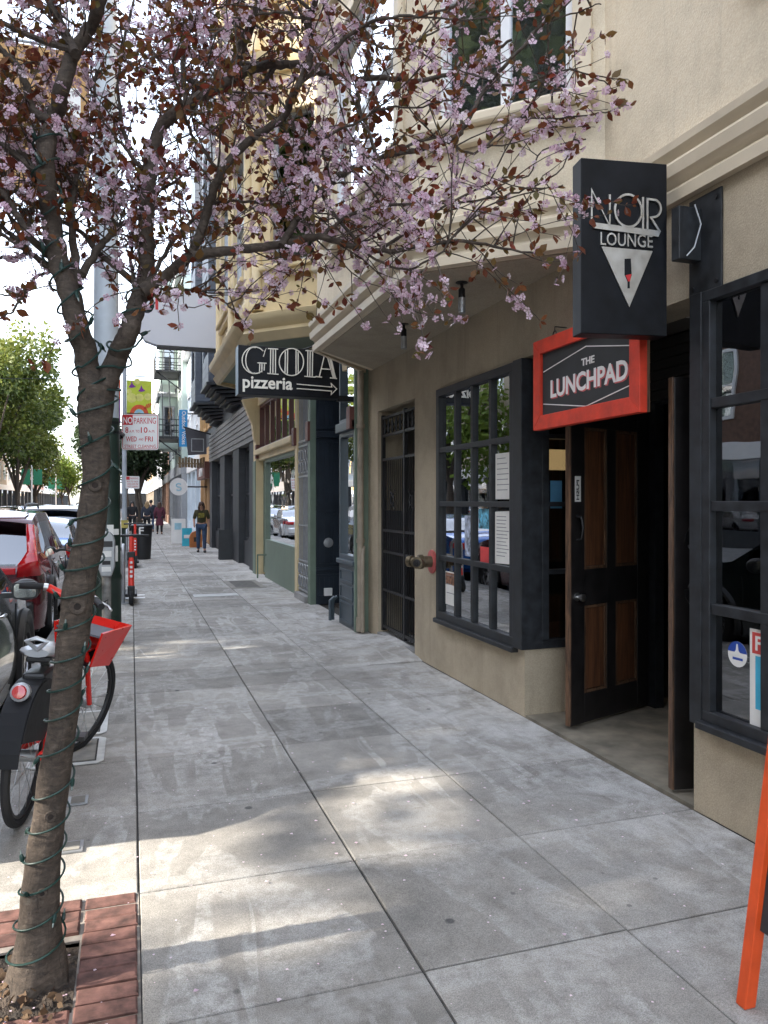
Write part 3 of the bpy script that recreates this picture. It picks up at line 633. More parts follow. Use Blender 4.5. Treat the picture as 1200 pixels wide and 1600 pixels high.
sheet(FW, us1[1]+.16, us1[2]-.03, zs1[1]+.05, zs1[2]-.1, N1, 'white_blue_flyer', 'white and blue flyer in second pane from gate', mat('pale_flyer_print', (.45, .5, .62), .7, var=.6, vscale=16))
sheet(FS, .1, .2, 1.55, 1.76, -.054, 'blue_tag', 'small blue card in the side window below the sconce', mat('blue_card', (.1, .3, .5), .7))
N2 = -.044
T = thing('round_sticker', FW2.p(.33, .86, N2), 'round blue and white sticker low on right window', 'sticker')
cx, cz = us2[0]+.145, .86
def disc(F, c, r, a0, a1, n0, n1, k=24): return MB().poly(F, [(c[0]+r*math.cos(a0+(a1-a0)*i/k), c[1]+r*math.sin(a0+(a1-a0)*i/k)) for i in range(k+(0 if abs(a1-a0-2*math.pi) < 1e-6 else 1))], n0, n1)
disc(FW2, (cx, cz), .062, 0, 2*math.pi, N2, N2+.001).build('white_disc', PAPER, T)
disc(FW2, (cx, cz), .062, .15, math.pi-.15, N2+.001, N2+.002).build('blue_half', mat('sticker_blue', (.015, .06, .32), .5), T)
MB().poly(FW2, [(cx-.03, cz-.005), (cx+.03, cz-.005), (cx+.008, cz+.02), (cx+.004, cz+.05), (cx-.004, cz+.05), (cx-.008, cz+.02)], N2+.002, N2+.003).build('pale_tower', PAPER, T)
OB('lettering_bar', mat('sticker_blue', (.015, .06, .32)), T, FW2, cx-.03, cx+.035, cz-.028, cz-.016, N2+.001, N2+.002)
T = thing('window_poster', FW2.p(.7, .6, N2), 'white poster with red heading and blue frame at right window', 'poster')
pu = us2[0]+.225
OB('sheet', PAPER, T, FW2, pu, pu+.4, .545, 1.0, N2, N2+.0015); OB('heading', mat('poster_red', (.6, .06, .05), .6), T, FW2, pu+.015, pu+.385, .885, .985, N2+.0015, N2+.0025)
text('heading_lettering', 'FO', FW2, pu+.035, .9, .12, .07, N2+.0025, N2+.0035, PAPER, T, .02)
MB().ribbon(FW2, [(pu+.05, .64), (pu+.35, .64), (pu+.35, .86), (pu+.05, .86)], .03, N2+.0015, N2+.0025, True).build('blue_frame', mat('poster_blue', (.05, .42, .62), .6), T)
# ================================================================== SIGNS ON THE LOUNGE BUILDING
ph = R(-9); U = Vector((math.cos(ph), math.sin(ph), 0)); Nn = Vector((math.sin(ph), -math.cos(ph), 0))
SWD, SHT = .475, .90; O = Vector((2.66, 3.35, 2.465))-U*SWD
NS = thing('lounge_blade_sign', O, 'tall black blade sign reading NOIR LOUNGE above the red sign', 'sign'); F = Fr(O, U, Nn)
OB('box', SIGNBLK, NS, F, 0, SWD, 0, SHT, -.11, 0, bevel=.004)
def nz(x, y): return ((x-258)/410*SWD, (888-y)/818*SHT)
def stroke(m, pts, wd=.011, closed=False): m.ribbon(F, [nz(*p) for p in pts], wd, .002, .014, closed)
m = MB(); stroke(m, [(303, 375), (303, 222), (388, 385), (388, 238)]); m.build('letter_n', SILVER, NS)
m = MB(); stroke(m, [(476+64*math.cos(t), 308-76*math.sin(t)) for t in np.linspace(0, 2*math.pi, 33)[:-1]], .011, True); m.build('letter_o', SILVER, NS)
m = MB(); stroke(m, [(546, 240), (546, 392)]); m.build('letter_i', SILVER, NS)
m = MB(); stroke(m, [(567, 395), (567, 247)]+[(598+34*math.cos(t), 289-41*math.sin(t)) for t in np.linspace(1.3, -1.5, 14)]+[(584, 334), (628, 400)]); m.build('letter_r', SILVER, NS)
m = MB(); m.poly(F, [nz(296, 372), nz(632, 394), nz(620, 422), nz(312, 400)], .002, .014); m.build('base_bar', SILVER, NS)
u0, v0 = nz(345, 476); u1, v1 = nz(594, 415); text('lounge_lettering', 'LOUNGE', F, u0, v0, u1-u0, v1-v0, .002, .012, SILVER, NS, .004)
tri = MB().poly(F, [nz(350, 482), nz(482, 760), nz(594, 490)], .002, .010).build('triangle_plate', SILVER, NS)
m = MB(); m.poly(F, [nz(459, 535), nz(459, 610), nz(473, 640), nz(473, 672), nz(483, 672), nz(483, 640), nz(492, 610), nz(488, 532)], .010, .013); m.build('bottle', SIGNBLK, tri)
m = MB(); m.poly(F, [nz(462, 612), nz(474, 640), nz(482, 640), nz(491, 605)], .013, .015); m.build('red_wine', ROT, tri)
WP = Fr((FX, 3.38, 0), (0, -1, 0), (-1, 0, 0))
OB('wall_plate', FRAME, NS, WP, .07, .30, 2.66, 3.16, .002, .014, bevel=.002)
for u in (.1, .27):
    for z in (2.7, 3.12): m = MB(); m.lathe(WP.p(u, z, .014), WP.N, [(0, .012), (.008, .012)], 8); m.build('bolt', BLKMETAL, NS)
m = MB(); m.box(2.63, FX-.012, 3.22, 3.28, 2.83, 3.1); m.build('arm', FRAME, NS, bevel=.004)
m = MB(); m.tube([(2.7, 3.19, 3.1), (2.73, 3.18, 3.0), (2.69, 3.18, 2.88), (2.66, 3.2, 2.84)], .004, 6); m.build('cable', GREY, NS)
# hanging red sign
YL0, YL1, ZL0, ZL1 = 4.72, 3.55, 2.09, 2.70; LW = YL0-YL1; LH = ZL1-ZL0
LS = thing('hanging_sign', (2.68, 4.2, 2.1), 'red framed charcoal hanging sign reading THE LUNCHPAD', 'sign'); F = Fr((2.66, YL0, ZL0), (0, -1, 0), (-1, 0, 0))
OB('board', CHALK, LS, F, .06, LW-.06, .06, LH-.06, -.04, 0)
f_ = .095
for nm, pts in (('frame_bottom', [(0, 0), (LW, 0), (LW-f_, f_), (f_, f_)]), ('frame_top', [(f_, LH-f_), (LW-f_, LH-f_), (LW, LH), (0, LH)]), ('frame_side', [(0, .001), (f_-.001, f_), (f_-.001, LH-f_), (0, LH-.001)]), ('frame_side', [(LW, .001), (LW, LH-.001), (LW-f_+.001, LH-f_), (LW-f_+.001, f_)])):
    MB().poly(F, pts, -.03, .022).build(nm, REDPAINT, LS, bevel=.004)
OB('back_board', WORNWOOD, LS, F, .004, LW-.004, .004, LH-.004, -.05, -.03)
WT = mat('sign_white', (.82, .8, .78), .6, var=.03); PK = mat('sign_pink_shadow', (.6, .12, .12), .6)
text('lettering_shadow', 'LUNCHPAD', F, .212, .192, .84, .12, .001, .002, PK, LS, .03)
text('lunchpad_lettering', 'LUNCHPAD', F, .2, .2, .84, .12, .002, .003, WT, LS, .028)
text('the_lettering', 'THE', F, .57, .352, .14, .045, .001, .004, WT, LS, .025)
for pts in ([(.105, .39), (.62, .467), (LW-.1, .385)], [(.105, .173), (.62, .098), (LW-.1, .165)]):
    MB().ribbon(F, pts, .006, .001, .003).build('white_line', WT, LS)
for u in (.2, LW-.2):
    m = MB(); m.torus(F.p(u, LH+.02, -.03), (1, 0, 0), .022, .004, 14, 6); m.tube([F.p(u, LH+.04, -.03), F.p(u, LH+.07, -.03), F.p(u, LH+.07, -.12)], .004, 6); m.build('hook', BLKMETAL, LS)
# orange sandwich board at the right edge
AF = thing('sandwich_board', (2.15, 1.9, 0), 'orange sandwich board on the pavement at right edge', 'sandwich board')
def legbar(a, b, wx, wy, nm):
    a, b = Vector(a), Vector(b); m = MB()
    m.add([q+Vector((sx*wx, sy*wy, 0)) for q in (a, b) for sx in (-1, 1) for sy in (-1, 1)], [(0,1,3,2),(4,6,7,5),(0,4,5,1),(2,3,7,6),(0,2,6,4),(1,5,7,3)])
    return m.build(nm, ORANGEPAINT, AF, bevel=.004)
LA = atD(1165, 1572, 2.44); LA.z = .0
LB = LA+Vector((.17, 0, 1.1))
dY = Vector((.0, -.58, 0)); bk_ = Vector((.32, 0, 0))
legbar(LA, LB, .022, .02, 'leg'); legbar(LA+dY, LB+dY, .022, .02, 'leg')
legbar(LA+bk_*1.0+Vector((.1, 0, 0)), LB+Vector((.06, 0, 0)), .017, .02, 'leg'); legbar(LA+bk_+dY+Vector((.1, 0, 0)), LB+dY+Vector((.06, 0, 0)), .017, .02, 'leg')
LC = LA.lerp(LB, .22)
m = MB(); m.add([LC, LC+dY, LB+dY, LB, LC+Vector((.02, 0, 0)), LC+dY+Vector((.02, 0, 0)), LB+dY+Vector((.02, 0, 0)), LB+Vector((.02, 0, 0))], [(0,1,2,3),(7,6,5,4),(0,4,5,1),(1,5,6,2),(2,6,7,3),(3,7,4,0)]); m.build('board', CHALK, AF)
m = MB(); m.box(LB.x-.03, LB.x+.09, LB.y-.6, LB.y+.02, LB.z-.02, LB.z+.02); m.build('top_rail', ORANGEPAINT, AF, bevel=.004)

# ================================================================== PIZZERIA BUILDING
Bd = thing('victorian_building', (FX, 13, 0), 'cream and sage Victorian building with pizzeria shopfront and bay', 'building')
NB = (-1, 0, 0)
def FB(x, y): return Fr((x, y, 0), (0, -1, 0), NB)
# near slate window bay  Y 9.12..9.85
F = FB(2.62, 9.86)
o = OB('bulkhead', SLATE, Bd, F, 0, .74, 0, .8, -.3, 0)
for v0, v1 in ((.06, .3), (.36, .52), (.58, .72)): MB().ribbon(F, [(.08, v0), (.66, v0), (.66, v1), (.08, v1)], .025, 0, .014, True).build('panel_moulding', SLATE, o)
OB('sill', SLATE, Bd, F, -.02, .76, .8, .86, -.3, .04, bevel=.01)
gridwin(Bd, F, 0, .74, .86, 2.5, 1, 1, .06, .03, GLASS2, SLATE, -.1, 0, -.06)
OB('transom_bar', SLATE, Bd, F, -.02, .76, 2.5, 2.62, -.15, .05, bevel=.01); gridwin(Bd, F, 0, .74, 2.62, 3.5, 1, 1, .05, .03, GLASS2, SLATE, -.1, 0, -.06)
OB('corner_post', CGREEN, Bd, F, .74, .8, 0, 3.6, -.3, .01); OB('maroon_block', MAROON, Bd, F, .60, .76, 2.5, 2.78, .005, .07, bevel=.006)
B('recess_glass', GLASSD, Bd, 2.9, 2.92, 9.86, 9.88, .8, 2.5); B('bay_return', SLATE, Bd, 2.64, 3.7, 9.87, 9.92, 0, 3.6)
for k, x in enumerate((2.52, 2.57)):
    m = MB(); m.tube([(x, 9.95+.05*k, .02), (x, 9.95+.05*k, .28), (x+.06, 9.95+.05*k, .33)], .022, 8); m.build('standpipe', SLATE, Bd, smooth=True)
# recess with navy panelled side wall at Y=11.7
F = Fr((2.66, 11.7, 0), (1, 0, 0), (0, -1, 0))
o = OB('navy_panel_wall', NAVY, Bd, F, .02, 1.2, 0, 3.9, -.1, 0)
for v0, v1 in ((.12, .45), (.62, 1.45), (1.55, 2.55), (2.75, 3.4)):
    MB().ribbon(F, [(.1, v0), (.52, v0), (.52, v1), (.1, v1)], .035, 0, .018, True).build('panel_moulding', NAVY, o)
    for k in range(5): OB('board', NAVY, o, F, .135+k*.075, .135+k*.075+.068, v0+.03, v1-.03, 0, .006)
OB('rail', NAVY, o, F, .072, .7, .52, .58, 0, .03, bevel=.005); OB('rail', NAVY, o, F, .072, .7, 2.6, 2.7, 0, .05, bevel=.01)
m = MB(); m.lathe(F.p(.27, .96, .0), F.N, [(0, .075), (.03, .075), (.035, .05), (.04, 0)], 20); m.build('round_bell', GREY, o, smooth=True)
OB('outlet_plate', WHITE, o, F, .2, .33, .13, .25, 0, .04, bevel=.005)
B('recess_back', mat('recess_dark', (.04, .04, .045), .6), Bd, 3.7, 3.8, 9.9, 11.7, 0, 3.7); B('recess_ceiling', NAVY, Bd, 2.7, 3.8, 9.9, 11.7, 3.6, 3.7)
m = MB(); m.lathe((2.75, 9.75, 3.3), (0, 0, 1), [(0, .0), (.02, .11), (.2, .13), (.24, .06), (.3, .02)], 6); m.build('entry_lantern', mat('lantern_glass', (.55, .45, .28), .4), Bd)
# green and cream posts, narrow iron gate
for y0, y1, mt, x, x2 in ((11.685, 11.86, CGREEN, 2.64, 2.73), (12.72, 12.92, YCREAM, 2.65, 3.0)): B('pilaster', mt, Bd, x, x2, y0, y1, 0, 3.9)
B('gate_door', mat('pale_grey_door', (.3, .32, .34), .5), Bd, 2.76, 2.8, 11.86, 12.72, 0, 3.6); B('door_step', CURB, Bd, 2.6, 2.76, 11.86, 12.72, 0, .1)
F = FB(2.68, 12.72)
for i in range(9): MB().tube([F.p(.05+i*.095, .12, 0), F.p(.05+i*.095, 3.5, 0)], .008, 6).build('gate_bar', GREY, Bd)
for z in (.14, .62, 1.2, 2.0, 2.5, 2.58): OB('gate_rail', GREY, Bd, F, 0, .86, z, z+.03, -.01, .01)
for z0 in (.2, 2.06):
    m = MB()
    for i in range(4):
        for j in range(2): m.torus(F.p(.12+i*.2, z0+.1+j*.2, .015), NB, .085, .008, 14, 5)
    m.build('gate_scrollwork', GREY, Bd)
for y in (11.78, 12.87, 16.95): B('maroon_block', MAROON, Bd, 2.6, 2.68, y-.09, y+.09, 2.55, 2.85, bevel=.006)
# green shopfront  Y 13.02..16.3, door 16.3..17.0
F = FB(2.70, 16.3)
OB('green_bulkhead', CGREEN, Bd, F, 0, 3.38, 0, .74, -.25, 0)
gridwin(Bd, F, 0, 3.38, .74, 2.5, 1, 1, .07, .06, GLASS2, CGREEN, -.1, 0, -.06)
OB('cornice', YCREAM, Bd, F, -.85, 3.3, 2.5, 2.62, -.2, .04, bevel=.01); OB('cornice', YCREAM, Bd, F, -.85, 3.3, 2.62, 2.74, -.2, .12, bevel=.02)
gridwin(Bd, F, -.75, 3.28, 2.74, 3.72, 6, 1, .06, .07, GLASS2, MAROON, -.1, 0, -.06)
B('wall_bracket_pipe', CGREEN, Bd, 2.5, 2.53, 16.1, 16.13, .0, .5); B('wall_bracket_pipe', CGREEN, Bd, 2.53, 2.7, 16.1, 16.13, .47, .5)
F = FB(2.78, 17.0); gridwin(Bd, F, 0, .7, .05, 2.5, 1, 2, .12, .1, GLASS2, CGREEN, -.06, 0, -.03)
B('pilaster', YCREAM, Bd, 2.62, 2.95, 17.0, 17.38, 0, 3.9); B('pilaster', CGREEN, Bd, 2.6, 2.62, 17.02, 17.36, 0, 2.5)
m = MB(); m.poly(Fr((2.62, 17.1, 0), (-1, 0, 0), (0, -1, 0)), [(0, 2.9), (.05, 3.0), (.08, 3.3), (.2, 3.6), (.3, 3.85), (0, 3.9)], -.1, .1); m.build('console_bracket', YCREAM, Bd, bevel=.01)
o = MB(); o.box(2.95, 3.05, 11.7, 17.4, 3.6, 3.95); o.box(2.66, 3.0, 9.1, 17.4, 3.72, 4.0); o.build('fascia', YCREAM, Bd)
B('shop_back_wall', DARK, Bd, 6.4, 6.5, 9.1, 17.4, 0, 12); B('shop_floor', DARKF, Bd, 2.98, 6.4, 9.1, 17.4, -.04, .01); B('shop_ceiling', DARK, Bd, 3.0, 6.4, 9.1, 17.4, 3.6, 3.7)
B('party_wall', YCREAM, Bd, 3.0, 6.5, 17.3, 17.4, 0, 12)
# upper: bay and pilasters
bp = [(FX, 17.0), (1.72, 15.9), (1.72, 11.6), (FX, 10.5)]
up = MB(); Fa = wallquad(up, bp[0], bp[1], 4.05, 13, [(.35, 1.15, 5.1, 7.3)]); Fb = wallquad(up, bp[1], bp[2], 4.05, 13, [(.5, 1.9, 5.1, 7.3), (2.4, 3.8, 5.1, 7.3), (.5, 1.9, 9, 11.2), (2.4, 3.8, 9, 11.2)]); Fc = wallquad(up, bp[2], bp[3], 4.05, 13, [(.38, 1.15, 5.1, 7.3), (.38, 1.15, 9, 11.2)])
Fd = wallquad(up, (FX, 10.5), (FX, 9.1), 4.0, 13, [(.35, 1.05, 5.1, 7.3), (.35, 1.05, 9, 11.2)]); wallquad(up, (FX, 17.4), (FX, 17.0), 4.0, 13); up.build('upper_wall', YCREAM, Bd)
for Fx_, a, b in ((Fa, .35, 1.15), (Fb, .5, 1.9), (Fb, 2.4, 3.8), (Fc, .38, 1.15), (Fd, .35, 1.05)): sash(Fx_, a, b, 5.1, 7.3, GLASSU, GREY, Bd, 1, 0, YCREAM, YCREAM)
for Fx_, a, b in ((Fb, .5, 1.9), (Fb, 2.4, 3.8), (Fc, .38, 1.15), (Fd, .35, 1.05)): sash(Fx_, a, b, 9, 11.2, GLASSU, GREY, Bd, 1, 0, YCREAM, YCREAM)
pth = [(FX, 17.4)]+bp+[(FX, 9.1)]
MB().sweep(pth, [(0, 3.98), (.06, 3.98), (.14, 4.1), (.1, 4.16), (.2, 4.26), (.22, 4.36), (.04, 4.42), (0, 4.42)]).build('bay_moulding', YCREAM, Bd, smooth=True)
MB().poly(Fr((0, 0, 4.04), (1, 0, 0), (0, 0, 1), (0, 1, 0)), [(FX+.2, 16.9), (1.75, 15.87), (1.75, 11.63), (FX+.2, 10.55)], 0, .08).build('bay_soffit', CGREEN, Bd)
MB().sweep(pth, [(0, 7.9), (.06, 7.9), (.16, 8.05), (.2, 8.2), (0, 8.25)]).build('bay_moulding', YCREAM, Bd, smooth=True)
for Fx_, L_ in ((Fb, 4.3), (Fc, 1.5), (Fa, 1.5)):
    for u in (.12, L_-.12)+((L_/2,) if L_ > 3 else ()):
        for z0, z1 in ((4.45, 7.85), (8.3, 12.8)):
            m = MB(); m.lathe(Fx_.p(u, z0, .02), (0, 0, 1), [(0, .11), (.12, .11), (.16, .08), (z1-z0-.2, .075), (z1-z0-.15, .11), (z1-z0, .12)], 12); m.build('colonnette', YCREAM, Bd, smooth=True)
# projecting pizzeria sign
YG = 9.25; XG0, XG1, ZG0, ZG1 = 1.215, 2.455, 2.885, 3.475
GS = thing('pizzeria_sign', (2.4, YG, ZG0), 'black projecting sign reading GIOIA pizzeria with white tube letters and arrow', 'sign'); F = Fr((XG0, YG, ZG0), (1, 0, 0), (0, -1, 0)); GWd = XG1-XG0; GH = ZG1-ZG0
OB('box', SIGNBLK, GS, F, 0, GWd, 0, GH, -.24, 0, bevel=.005); OB('lit_side_tint', mat('lit_side_blue', (.22, .3, .36), .5), GS, F, -.004, -.001, .005, GH-.005, -.23, -.005)  # street-side face of the black box coloured pale blue for the light on it
def gz(x, y):
    u = (x-100)/528; top = 92+33*u; bot = 332+3*u
    return (u*GWd, (bot-y)/(bot-top)*GH)
NEON = mat('white_tube', (.85, .8, .7), .3, var=.03)
def gstroke(nm, lines, wd=.011):
    m = MB()
    for pts in lines: m.ribbon(F, [gz(*p) for p in pts], wd, .004, .022)
    m.build(nm, NEON, GS)
def arc(cx, cy, rx, ry, a0, a1, k=20): return [(cx+rx*math.cos(t), cy-ry*math.sin(t)) for t in np.linspace(a0, a1, k)]
gstroke('letter_g', [arc(180, 168, 62, 64, .75, 5.35, 26), arc(176, 168, 40, 62, 1.3, 4.9, 20), [(226, 150), (240, 112), (232, 128)], [(196, 180), (242, 182)], [(208, 182), (206, 230)], [(232, 182), (230, 216)], [(219, 182), (218, 224)]])
gstroke('letter_i', [[(250, 112), (302, 115)], [(246, 230), (304, 233)], [(264, 114), (262, 231)], [(276, 114), (275, 232)], [(289, 115), (288, 232)]])
gstroke('letter_o', [arc(372, 175, 64, 63, 0, 2*math.pi, 33), [(340, 126), (338, 225)], [(352, 118), (350, 230)], [(396, 120), (396, 232)], [(407, 128), (407, 224)]])
gstroke('letter_i', [[(446, 122), (496, 125)], [(440, 240), (500, 243)], [(459, 123), (457, 241)], [(471, 124), (469, 242)], [(484, 125), (482, 242)]])
gstroke('letter_a', [[(546, 127), (576, 129)], [(552, 128), (520, 240)], [(560, 140), (596, 246)], [(574, 129), (608, 246)], [(568, 134), (602, 246)], [(500, 240), (534, 243)], [(578, 245), (615, 248)], [(532, 205), (586, 208)]])
u0, v0 = gz(121, 308); u1, v1 = gz(378, 258); text('pizzeria_lettering', 'pizzeria', F, u0, v0-.03, u1-u0, v1-v0+.05, .004, .018, NEON, GS, .02)
gstroke('arrow', [[(400, 277), (588, 286), (584, 270), (614, 294), (584, 320), (586, 304), (400, 297)]], .01)
m = MB(); m.box(XG1, FX+.1, YG+.06, YG+.12, 2.86, 2.93); m.build('arm', BLKMETAL, GS)
m = MB(); m.tube([(2.0, YG+.1, ZG1), (2.7, YG+.1, 3.75)], .012, 6); m.build('stay', BLKMETAL, GS)

# ================================================================== CHARCOAL BUILDING WITH TWO BAYS
Cd = thing('charcoal_building', (FX, 22, 0), 'charcoal clapboard building with two slatted bays beyond pizzeria', 'building')
F = FB(2.72, 28.0)
for y0, y1 in ((17.4, 18.3), (20.2, 21.4), (23.4, 24.6), (27.2, 28.0)): B('pier', CHAR, Cd, 2.66, 3.2, y0, y1, 0, 3.0)
for y0, y1 in ((18.3, 20.2), (21.4, 23.4), (24.6, 27.2)):
    F = FB(2.84, y1); OB('bulkhead', CHAR, Cd, F, 0, y1-y0, 0, .6, -.1, .05); gridwin(Cd, F, 0, y1-y0, .6, 3.0, 2, 2, .08, .06, GLASSD, CHAR, -.1, 0, -.05)
F = Fr((2.66, 20.2, 0), (1, 0, 0), (0, -1, 0))
for k in range(16): OB('clapboard', CHAR, Cd, F, .0, .5, 1.0+k*.125, 1.0+k*.125+.117, 0, .02)
F = FB(2.62, 28.0)
for k in range(7): MB().poly(Fr((2.66, 28.0, 3.0+k*.14), (-1, 0, 0), (0, 1, 0)), [(-.5, 0), (.03, 0), (.012, .135), (-.5, .135)], -10.6, 0).build('fascia_board', CHARL, Cd)
cw = MB(); Fc2 = wallquad(cw, (FX, 28.0), (FX, 17.4), 3.9, 13, [(.4, .9, 5.2, 7.2), (8.6, 9.6, 5.2, 7.2), (8.6, 9.6, 9, 11)]); cw.build('upper_wall', CHAR, Cd)
for a, b, z in ((.4, .9, 5.2), (8.6, 9.6, 5.2), (8.6, 9.6, 9)): sash(Fc2, a, b, z, z+2, GLASSU, FRAME, Cd, 1, 0)
B('party_wall', CHAR, Cd, 2.95, 7, 17.41, 17.5, 0, 13); B('back_wall', DARK, Cd, 6.5, 6.6, 17.5, 28, 0, 13)
SLB = mat('slate_blue_siding', (.07, .085, .11), .5, var=.15, vscale=4)
for yc, in ((21.6,), (26.0,)):
    y0, y1 = yc-1.25, yc+1.25
    bay = MB(); plan = [(FX, y1), (1.95, y1-.35), (1.95, y0+.35), (FX, y0)]
    f1 = wallquad(bay, plan[0], plan[1], 4.75, 13); f2 = wallquad(bay, plan[1], plan[2], 4.75, 13, [(.3, 1.5, 5.6, 7.6), (.3, 1.5, 9.2, 11.2)]); f3 = wallquad(bay, plan[2], plan[3], 4.75, 13, [(.2, .7, 5.6, 7.6), (.2, .7, 9.2, 11.2)])
    bo = bay.build('bay', SLB, Cd)
    for z in (5.6, 9.2): sash(f2, .3, 1.5, z, z+2, GLASSU, FRAME, Cd, 1, 0); sash(f3, .2, .7, z, z+2, GLASSU, FRAME, Cd, 1, 0)
    for k in range(34):
        z = 4.8+k*.24
        for Fk, Lk in ((f3, .9), (f2, 1.8)):
            hit = (5.5 < z < 7.6 or 9.1 < z < 11.2)
            if Fk is f2: segs = ((0, .28), (1.52, Lk)) if hit else ((0, Lk),)
            else: segs = ((0, .18), (.72, Lk)) if hit else ((0, Lk),)
            for a, b in segs: OB('clapboard', SLB, bo, Fk, a, b, z, z+.225, .001, .016)
    for k in range(6):
        s = k*.13; MB().poly(Fr((0, 0, 4.7-k*.1), (1, 0, 0), (0, 0, 1), (0, 1, 0)), [(FX, y1+.06-s*.3), (1.88+s, y1-.33-s*.3), (1.88+s, y0+.33+s*.3), (FX, y0-.06+s*.3)], -.012, .06).build('corbel_slat', FRAME, bo)
o = thing('pavement_board', (2.5, 21.6, 0), 'small black A-board leaning outside charcoal shopfront', 'sandwich board')
m = MB(); m.poly(Fr((2.3, 21.5, 0), (1, 0, 0), (0, -1, .25), (0, .12, 1)), [(0, 0), (.42, 0), (.42, .82), (0, .82)], 0, .03); m.build('front_panel', CHALK, o)
m = MB(); m.poly(Fr((2.3, 21.75, 0), (1, 0, 0), (0, -1, 0), (0, -.12, 1)), [(0, 0), (.42, 0), (.42, .82), (0, .82)], 0, .03); m.build('back_panel', CHALK, o)

# ================================================================== FARTHER BUILDINGS ON THE RIGHT
WOODB = wood('honey_wood', (.3, .16, .07), (.5, .3, .14), (1, 1, .1), 9)
def simple_building(name, label, y0, y1, h, mats, x=FX, storeys=3, ground=3.4, nwin=2, bayd=0, winmat=GLASSU, shop=GLASS2, side=1, far=False):
    wm_, tm, gm = mats; T = thing(name, (x, (y0+y1)/2, 0), label, 'building')
    L = y1-y0; s = side; F = Fr((x, y1 if s > 0 else y0, 0), (0, -s, 0), (-s, 0, 0))
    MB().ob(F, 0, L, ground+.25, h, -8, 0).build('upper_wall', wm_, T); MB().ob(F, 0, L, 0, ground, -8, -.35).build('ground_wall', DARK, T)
    OB('fascia', tm, T, F, 0, L, ground-.35, ground+.25, -.36, .06, bevel=.02)
    OB('cornice', tm, T, F, -.02, L+.02, h-.15, h+.35, -.4, .3, bevel=.05)
    for i in range(nwin+1):
        u = i*(L-.3)/nwin; OB('pier', gm, T, F, u, u+.3, 0, ground-.35, -.36, .02)
    for i in range(nwin):
        u0 = .3+i*(L-.3)/nwin; u1 = u0+(L-.3)/nwin-.3
        OB('stall_riser', gm, T, F, u0, u1, 0, .6, -.3, -.05); OB('shop_pane', shop, T, F, u0, u1, .6, ground-.35, -.2, -.19)
    sh = (h-ground-.4)/max(1, storeys-1); proto = None
    for sidx in range(storeys-1):
        z0 = ground+.25+sidx*sh+sh*.22; z1 = z0+sh*.6
        for i in range(nwin):
            uc = (i+.5)*L/nwin; ww = min(.65, L/nwin*.3)
            m = MB(); m.ribbon(F, [(uc-ww, z0), (uc+ww, z0), (uc+ww, z1), (uc-ww, z1)], .12, .0, .07, True); wo = m.build('window', tm, T)
            OB('pane', winmat, wo, F, uc-ww+.05, uc+ww-.05, z0+.05, z1-.05, .005, .012)
            OB('sash_rail', tm, wo, F, uc-ww+.05, uc+ww-.05, (z0+z1)/2-.03, (z0+z1)/2+.03, .012, .05)
    return T, F
PW = mat('pale_blue_white_paint', (.6, .68, .74), .6, var=.06, vscale=2); TAN = mat('tan_paint', (.45, .36, .26), .7, var=.1, vscale=2); SAGE = mat('pale_sage_paint', (.42, .5, .45), .6, var=.08, vscale=2, grime=.2)
BRN = mat('brown_brick_far', (.16, .09, .06), .8, var=.2, vscale=6); GRYB = mat('grey_render', (.3, .31, .32), .8, var=.1, vscale=2); OCH = mat('ochre_paint', (.5, .3, .12), .7, var=.1, vscale=2); ROSE = mat('rose_paint', (.5, .3, .26), .7, var=.1, vscale=2)
BLUE = mat('bright_blue_sign', (.03, .28, .6), .5, var=.04)
D, FD = simple_building('wood_front_building', 'honey wood shopfront with brown ATM fascia past charcoal building', 28.0, 33, 10.5, (CHAR, OCH, WOODB), nwin=3)
s_ = B('fascia_sign', MAROON, D, 2.5, 2.7, 28.2, 31.5, 2.45, 3.05); text('sign_lettering', 'ATM', Fr((2.495, 31.0, 0), (0, -1, 0), NB), .5, 2.55, 1.5, .3, 0, .02, WHITE, D, .02)
Eb, FE = simple_building('white_shop_building', 'pale blue-white shop building beyond honey wood shopfront', 33, 41, 9, (PW, WHITE, PW), nwin=3)
Fb_, FF = simple_building('sage_bay_building', 'tall pale sage building with black fire escape', 41, 54, 13.5, (SAGE, GRYB, GRYB), x=2.5, nwin=4, storeys=4)
